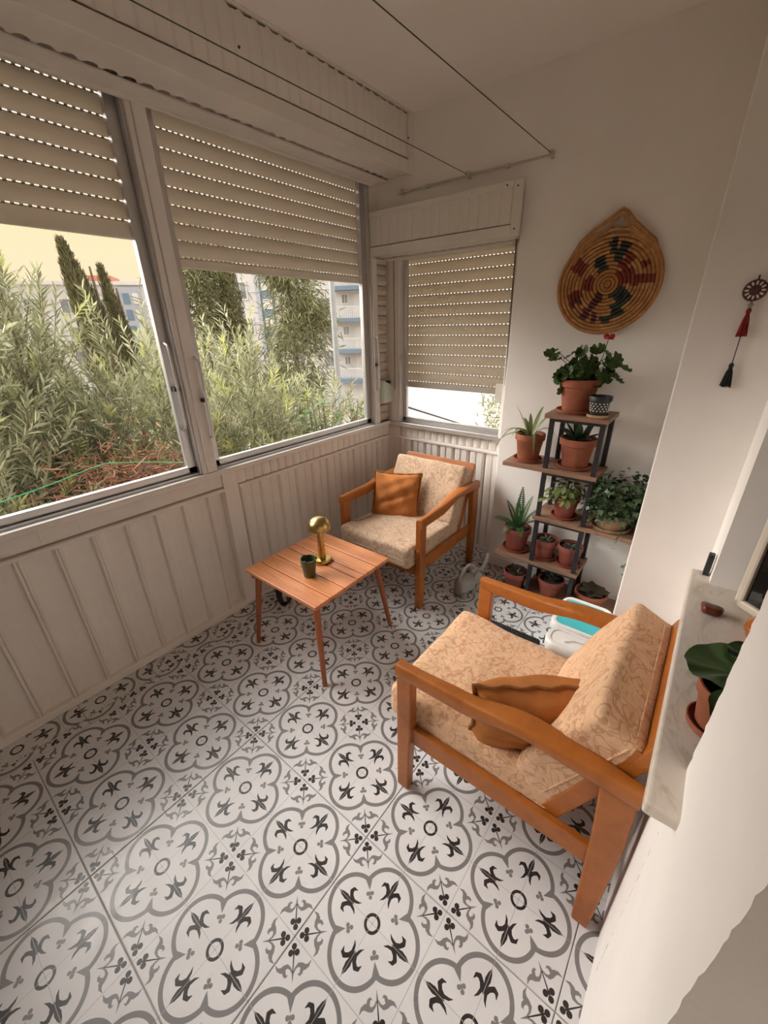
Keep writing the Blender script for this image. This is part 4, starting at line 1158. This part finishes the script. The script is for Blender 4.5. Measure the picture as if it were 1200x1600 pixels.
def fast_leaves(name, base, dr, nrm, L, Wd, mat, parent, stuff=True, fold=.18, bend=.12, extra=None):
    """many narrow leaves in one mesh: base points, directions, normals (N,3), lengths, widths"""
    dr = dr/np.linalg.norm(dr, axis=1, keepdims=True)
    side = np.cross(dr, nrm); side /= np.linalg.norm(side, axis=1, keepdims=True)+1e-9
    up = np.cross(side, dr)
    n_ = len(base); L = L[:, None]; Wd = Wd[:, None]
    b0 = base; tip = base + dr*L - up*L*bend
    m1 = base + dr*L*.30; m2 = base + dr*L*.66 - up*L*bend*.4
    r1 = m1 + side*Wd*.46 + up*Wd*fold; l1 = m1 - side*Wd*.46 + up*Wd*fold
    r2 = m2 + side*Wd*.42 + up*Wd*fold; l2 = m2 - side*Wd*.42 + up*Wd*fold
    V = np.stack([b0, r1, r2, tip, l2, l1], 1).reshape(-1, 3)
    o = np.arange(n_)[:, None]*6
    F = np.concatenate([o + np.array([[0, 1, 2, 3]]), o + np.array([[0, 3, 4, 5]])], 0)
    me = bpy.data.meshes.new(name)
    nf = len(F)
    me.vertices.add(len(V)); me.vertices.foreach_set('co', V.astype(np.float32).ravel())
    me.loops.add(nf*4); me.loops.foreach_set('vertex_index', F.astype(np.int32).ravel())
    me.polygons.add(nf); me.polygons.foreach_set('loop_start', (np.arange(nf)*4).astype(np.int32))
    me.update(calc_edges=True); me.materials.append(mat)
    ob = link(name, me, parent)
    if stuff: ob['kind'] = 'stuff'
    return ob
def unit(a): return a/(np.linalg.norm(a, axis=1, keepdims=True)+1e-9)
ZG = -1.4     # raised garden bed by the balcony
def shrub(label, x, y, rx, ry, z0, z1, n_sprig, seed, leafL=(.080, .130), leafW=(.0095, .016), young=.22, spiky=.35, per=24):
    g = np.random.default_rng(seed)
    t = thing('oleander_shrub', label, 'shrub', (x, y, ZG), group='narrow-leaved shrubs outside the big window')
    cz = (z0+z1)/2 - ZG; hz = (z1-z0)/2
    d = unit(g.normal(size=(n_sprig, 3))); d[:, 2] = np.abs(d[:, 2])*.9 + d[:, 2]*.1*0
    r = g.random(n_sprig)**.45
    org = d*r[:, None]*np.array([rx, ry, hz*1.9]); org[:, 2] += cz - hz
    ax = unit(d*np.array([.8, .8, .5]) + np.array([0, 0, .75]) + g.normal(size=(n_sprig, 3))*spiky)
    sl = g.uniform(.20, .42, n_sprig)
    # leaves
    si = np.repeat(np.arange(n_sprig), per); k = np.tile(np.arange(per), n_sprig)
    tt = (k+.5)/per
    base = org[si] + ax[si]*(sl[si]*tt)[:, None]
    ref = np.where(np.abs(ax[si][:, 2:3]) < .9, np.array([[0, 0, 1.]]), np.array([[1., 0, 0]]))
    a = unit(np.cross(ax[si], ref)); c = np.cross(ax[si], a)
    ph = k*2.2 + g.uniform(0, 6.28, n_sprig)[si]
    rad = a*np.cos(ph)[:, None] + c*np.sin(ph)[:, None]
    open_ = g.uniform(.45, 1.15, len(k))*(1.15-.55*tt)
    dr = unit(ax[si]*1.0 + rad*open_[:, None] + g.normal(size=(len(k), 3))*.12)
    L = g.uniform(*leafL, len(k))*(1-.35*tt); Wd = g.uniform(*leafW, len(k))
    yg = (g.random(n_sprig) < young)[si] & (tt > .55)
    nr = unit(ax[si] - dr*.2 + g.normal(size=(len(k), 3))*.25)
    ok = np.maximum(base[:, 0], (base + dr*L[:, None])[:, 0]) + x < -.17        # nothing grows through the window wall
    base, dr, nr, L, Wd, yg = base[ok], dr[ok], nr[ok], L[ok], Wd[ok], yg[ok]
    fast_leaves('foliage', base[~yg], dr[~yg], nr[~yg], L[~yg], Wd[~yg], M['olea'], t)
    if yg.any(): fast_leaves('young_shoots', base[yg], dr[yg], nr[yg], L[yg], Wd[yg], M['young'], t)
    b_ = MB()
    for i in range(0, n_sprig, 2):
        p = Vector(org[i]); q = p + Vector(ax[i])*float(sl[i])
        if max(p.x, q.x) + x > -.17: continue
        b_.tube([tuple(p - Vector(ax[i])*.12), tuple(p), tuple(q)], [.004, .003, .0015], 4, cap=False)
    b_.build('twigs', M['bark'], t)['kind'] = 'stuff'
    for i in range(7):
        j = int(g.integers(n_sprig)); q = org[j]
        if q[0] + x > -.2: continue
        a0 = g.uniform(0, 6.28)
        MB().tube([(.12*math.cos(a0), .12*math.sin(a0), -.03), (q[0]*.35+.05*math.cos(a0), q[1]*.35+.05*math.sin(a0), q[2]*.5), tuple(q)], [.022, .015, .006], 6).build('stem', M['bark'], t)
    return t
shrub('tall loose narrow-leaved shrub at the left edge of the view', -1.15, .12, .80, .65, -.6, 1.85, 680, 1)
shrub('tall thin shrub whose bare twigs reach up into the sky', -2.30, .50, .95, .66, .0, 2.42, 560, 2, young=.08, spiky=.30)
shrub('bushy narrow-leaved shrub behind the window post', -1.40, 1.28, .74, .62, -.5, 1.74, 700, 3)
shrub('yellow-tipped narrow-leaved shrub filling the far window bay', -1.25, 2.06, .70, .64, -.6, 1.64, 700, 4, young=.3)
shrub('low narrow-leaved shrub towards the window corner', -1.15, 2.95, .78, .52, -.7, 1.18, 560, 5)
shrub('narrow-leaved shrub deep behind the others in the far bay', -2.75, 2.40, .95, .90, -.4, 1.48, 480, 6)
shrub('narrow-leaved shrub deep behind the others in the near bay', -2.7, -.45, .9, .8, -.2, 1.95, 420, 7)

shrub('tall wispy shrub standing at the far left behind the front one', -1.80, .70, .55, .42, .3, 2.45, 300, 8, young=.1, spiky=.28)
shrub('low leafy shrub right under the sill of the near bay', -.80, .10, .40, .45, -.6, .95, 260, 9)
# dry red-brown tangle under the sill of the near bay
t = thing('dry_branch_heap', 'red-brown dry branches lying in the shrubs below the near bay', 'branches', (-.60, .80, .70))
g = np.random.default_rng(31); n_ = 1100
base = g.normal(size=(n_, 3))*np.array([.15, .19, .12]); base[:, 0] = np.clip(base[:, 0], -.5, .28); ax = unit(g.normal(size=(n_, 3))*np.array([1, 1, .45]))
fast_leaves('dry_leaves', base, ax, unit(g.normal(size=(n_, 3))), g.uniform(.05, .11, n_), g.uniform(.006, .011, n_), M['dry'], t)
for k in range(26):
    p = np.clip(g.normal(size=3), -1.5, .9)*np.array([.2, .22, .07]); d = unit(g.normal(size=(1, 3))*np.array([1, 1, .35]))[0]*.22
    MB().tube([tuple(p-d), tuple(p+np.array([0, 0, .02])), tuple(p+d)], [.0035, .003, .0015], 5).build('twig', M['dry'], t)
o = MB().tube([(-.60, .74, .60), (-.66, .74, -.3), (-.7, .75, ZG)], [.012, .018, .024], 6).build('stem', M['bark'], t); o.location = (.60, -.80, -.70)

# glossy broad-leaved plant near the corner
t = thing('broadleaf_plant', 'glossy broad-leaved plant at the lower right of the far bay', 'shrub', (-.70, 2.55, ZG))
lm = leaf_shape(M['citrus'], .42, .3, .25, nseg=6)
rr = random.Random(12)
for s in range(9):
    a0 = rr.uniform(0, 6.28); top = Vector((.28*math.cos(a0)+.05, .30*math.sin(a0)+.05, 2.15 + rr.uniform(0, .42)))
    MB().tube([(0, 0, 0), tuple(top*.6), tuple(top)], [.014, .009, .003], 6).build('stem', M['bark'], t)
    for k in range(14):
        p = top*(.80+.20*k/13) + Vector((rr.uniform(-.04, .04), rr.uniform(-.04, .04), 0))
        link_m('leaf', lm, t, leafM(p, k*2.4, rr.uniform(-.3, .7), rr.uniform(.075, .12), rr.uniform(-.4, .4)))

o = MB().tube([(-.30, -.8, .74), (-.30, -.2, .82), (-.30, .215, .878), (-.30, .399, .901), (-.30, .56, .93), (-.30, .63, .938), (-.30, .8, .90), (-.30, 1.005, .845), (-.30, 1.3, .74), (-.30, 1.9, .58)], .0022, 6).build('garden_line', M['green_line'])
tag(o, 'thin bright green line strung across the shrubs outside', 'line')

# ---- trees
def pol(az, D, z=0): return (1.921 + D*math.cos(math.radians(az)), D*math.sin(math.radians(az)), z)
ZS = -6.3
def cypress(label, az, D, ztip, zbase, r, n_, seed, mat='cyp', lean=0.0):
    x, y, _ = pol(az, D); t = thing('cypress_tree', label, 'tree', (x, y, ZS), group='cypress trees')
    g = np.random.default_rng(seed); H = ztip-zbase; zb = zbase-ZS
    k = g.random(n_)**.8; a = g.uniform(0, 6.28, n_)
    prof = r*np.sin(PI*np.clip(.18+.82*k, 0, 1))**.75*(1+.18*np.sin(a*3+k*14))
    rr_ = prof*g.random(n_)**.35
    base = np.stack([rr_*np.cos(a) - lean*.32*(k-.3), rr_*np.sin(a) - lean*.95*(k-.3), zb+H*k*.97], 1)
    dr = unit(np.stack([np.cos(a)*.35, np.sin(a)*.35, np.ones(n_)], 1) + g.normal(size=(n_, 3))*.22)
    fast_leaves('foliage', base, dr, unit(np.stack([np.cos(a), np.sin(a), 0*a], 1)+g.normal(size=(n_, 3))*.2), g.uniform(.09, .20, n_), g.uniform(.018, .036, n_), M[mat], t)
    MB().tube([(0, 0, 0), (0, 0, zb+H*.5), (0, 0, zb+H*.9)], [.14, .08, .02], 8).build('trunk', M['bark'], t)
    return t
cypress('tall pointed cypress rising into the sky in the near bay', 160.3, 12, 3.35, -2.2, .40, 13000, 41, lean=.55)
cypress('slim leaning second cypress just right of the tall one', 158.4, 12.6, 2.95, -2.2, .24, 6000, 42, lean=.3)
cypress('slender dark conifer against the white block in the far bay', 146.9, 17, 4.4, -2.2, .48, 8000, 43)
def pine(label, az, D, z0, z1, rx, n_, seed, drop=.5):
    x, y, _ = pol(az, D); t = thing('pine_tree', label, 'tree', (x, y, ZS), group='feathery pines')
    g = np.random.default_rng(seed)
    nb = 70; cb = []; hz = z1-z0
    for i in range(nb):
        k = g.random()**.9; a = g.uniform(0, 6.28); rad = rx*(1-.55*abs(k-.42)/.6)*g.random()**.5
        cb.append((rad*math.cos(a), rad*math.sin(a), z0-ZS+hz*k))
    cb = np.array(cb); w_ = g.integers(0, nb, n_)
    base = cb[w_] + g.normal(size=(n_, 3))*np.array([.34, .34, .30])
    out = unit(base*np.array([1, 1, 0])+1e-3)
    dr = unit(out*.6 + np.array([0, 0, -drop]) + g.normal(size=(n_, 3))*.45)
    fast_leaves('foliage', base, dr, unit(g.normal(size=(n_, 3))), g.uniform(.22, .50, n_), g.uniform(.022, .045, n_), M['pine'], t)
    MB().tube([(0, 0, 0), (.1, .05, (z0-ZS)*.6), (0, 0, z0-ZS+hz*.5), (0, 0, z1-ZS-.4)], [.22, .17, .10, .03], 8).build('trunk', M['bark'], t)
    for i in range(12):
        c = cb[i]; MB().tube([(0, 0, c[2]-.5), (c[0]*.5, c[1]*.5, c[2]-.1), tuple(c)], [.05, .035, .012], 5).build('branch', M['bark'], t)
    return t
pine('big feathery pine in front of the white block in the far bay', 140.0, 18, -1.4, 4.4, 1.35, 9000, 51)
pine('dark feathery pine right beside the window post', 150.6, 17, -1.6, 4.6, 1.15, 7000, 52, .3)
o = thing('street_pole', 'plain grey street pole in front of the balconies', 'pole', pol(134.75, 14, ZS))
MB().tube([(0, 0, 0), (0, 0, 6.3), (0, 0, 12.5)], [.095, .088, .075], 14).build('shaft', M['lamp_grey'], o)
MB().lathe([(.16, 0), (.16, .25), (.10, .30)], 14).build('base_collar', M['lamp_grey'], o)

# ---- apartment blocks
def block(label, azA, DA, azB, DB, ztop, depth=10):
    A = Vector(pol(azA, DA, ZS)); B = Vector(pol(azB, DB, ZS)); L = (B-A).length; dv = (B-A).normalized()
    t = thing('apartment_block', label, 'building', A, (0, 0, math.atan2(dv.y, dv.x)))
    MB().box((0, -depth, 0), (L, 0, ztop-ZS)).build('wall', M['bwall'], t)
    MB().box((-.2, -depth-.2, ztop-ZS), (L+.2, .25, ztop-ZS+.35)).build('roof_edge', M['bframe'], t)
    nrm = Vector((-dv.y, dv.x, 0))
    def U(az, el):     # where a viewing ray meets the facade
        d_ = Vector((math.cos(math.radians(az)), math.sin(math.radians(az)), 0)); C_ = Vector((1.921, 0, 0))
        s_ = (A-C_).to_2d(); k = (A - C_).dot(nrm)/d_.dot(nrm)
        P_ = C_ + d_*k
        return (P_-Vector((A.x, A.y, 0))).dot(dv), 1.514 + k*math.tan(math.radians(el)) - ZS
    return t, U, L
def win(t, u0, z0, u1, z1, split=2):
    f = MB().box((u0-.12, -.05, z0-.12), (u1+.12, .07, z1+.12)).build('window', M['bframe'], t)
    for k in range(split):
        a = u0 + (u1-u0)*k/split + .04; c = u0 + (u1-u0)*(k+1)/split - .04
        MB().box((a, .06, z0), (c, .085, z1)).build('pane', M['bpane'], f)
    return f
tb, U, L = block('white apartment block with blue edged balconies behind the pines', 126.5, 44, 152.0, 52, 9.5)
# stacked balconies
uA, _ = U(131.2, 0); uB, _ = U(134.5, 0)
for el in (4.38+3.55, 4.38, .90, -2.71, -6.28):
    _, z = U(132.9, el)
    bal = MB().box((uA-.05, -.4, z-.34), (uB+.05, 1.25, z)).build('balcony', M['bblue'], tb)
    rl_ = MB()
    for u in np.arange(uA, uB+.01, (uB-uA)/14): rl_.box((u-.025, 1.12, z), (u+.025, 1.17, z+.95))
    rl_.box((uA, 1.10, z+.95), (uB, 1.19, z+1.02)); rl_.build('railing', M['bframe'], bal)
    MB().box((uA+.0, -.02, z+.02), (uB, .05, z+2.5)).build('balcony_recess', M['bwall'], bal)
    win(tb, uA+1.35, z+1.35, uA+1.95, z+2.05, 2)
    MB().box((uA+.12, .04, z+.02), (uA+.75, .09, z+2.1)).build('balcony_door', M['bframe'], bal)
for el in (4.38, .90, -2.71, -6.28):
    _, z = U(132.9, el); MB().box((0, -.02, z-.16), (L, .04, z-.04)).build('floor_line', M['bframe'], tb)
for az, el in ((135.9, 2.2), (135.7, -.45), (135.5, -3.9), (145.6, 4.0), (145.3, .2), (145.2, -3.4), (149.2, 4.0), (149.0, .3), (148.9, -3.4), (139.5, .3), (139.5, -3.4)):
    u, z = U(az, el); win(tb, u-.62, z-.7, u+.62, z+.75)
u0, _ = U(141.9, 0); u1, _ = U(143.3, 0)
st = MB().box((u0, -.02, 0), (u1, .10, 15.8)).build('stair_strip', M['bblue'], tb)
for el in (6.6, 4.6, 2.6, .6, -1.6):
    _, z = U(142.5, el); MB().box((u0+.15, .09, z-.45), (u1-.15, .14, z+.45)).build('stair_window', M['bframe'], st)
MB().box((u1+.05, 0, 0), (u1+.5, .18, 15.8)).build('drain_pipe', M['bgrey'], tb)
tb, U, L = block('far white block with slate blue strip left of the window post', 154.0, 58, 176, 66, 6.1)
u0, _ = U(156.2, 0); u1, _ = U(158.2, 0)
st = MB().box((u0, -.02, 0), (u1, .3, 12.2)).build('stair_strip', M['bgrey'], tb)
for el in (3.2, 1.6, 0, -1.6):
    _, z = U(157, el); MB().box((u0+.25, .28, z-.55), (u0+.85, .36, z+.5)).build('stair_window', M['bframe'], st); MB().box((u1-.9, .28, z-.55), (u1-.25, .36, z+.5)).build('stair_window', M['bblue'], st)
for az in (160.5, 163, 166, 169, 172):
    for el in (2.4, -.2, -2.6):
        u, z = U(az, el); win(tb, u-.8, z-.6, u+.8, z+.7)
roof = MB(); u, z = U(160, 4.1)
MB().box((u-1.2, -5, 12.4), (u+3.0, -1, 13.4)).build('roof_shed', pmat('red_roof', (.42, .16, .10), .9, .2, 1), tb)

# ---- neighbour's white wall seen under the small shutter, its bush and a sagging cable
nw = thing('neighbour_house', 'plain white neighbouring house wall outside the small window', 'building', (0, 9.0, ZS))
MB().box((-4.9, 0, 0), (9, 6, 13)).build('wall', M['bwall'], nw)
MB().box((-5.0, -.2, 13), (9.2, 6.2, 13.3)).build('roof_edge', M['bframe'], nw)
MB().box((-4.9, -.06, 4.2), (9, .0, 4.5)).build('plinth_band', M['bframe'], nw)
t = thing('olive_bush', 'grey green bush outside the small window', 'shrub', (-.20, 5.2, ZS))
g = np.random.default_rng(61); n_ = 1100
a = unit(g.normal(size=(n_, 3)))*np.array([.34, .4, .62])*(g.random(n_)**.4)[:, None] + np.array([0, 0, .45-ZS])
fast_leaves('foliage', a, unit(g.normal(size=(n_, 3))+np.array([0, 0, .3])), unit(g.normal(size=(n_, 3))), g.uniform(.05, .09, n_), g.uniform(.012, .022, n_), M['olea'], t)
MB().tube([(0, 0, 0), (.05, 0, 3.2), (0, 0, .5-ZS)], [.09, .06, .02], 7).build('stem', M['bark'], t)
o = MB().tube([(.076, 2.535, .958), (-.5, 4.9, .26), (-1.518, 8.99, -.954)], .008, 6).build('overhead_cable', M['black']); tag(o, 'dark cable crossing the view through the small window', 'cable')

# ---- ground
struct(MB().box((-7, -7, ZG-.3), (-.14, 3.6, ZG)).build('ground_garden', M['earth']))
struct(MB().box((-120, -90, ZS-.5), (60, 120, ZS)).build('ground_street', M['street']))
# the rest of the house the balcony hangs on
struct(MB().box((-.12, -9, -6.3), (9, 2.62, -.125)).build('wall_house_base', M['bwall']))
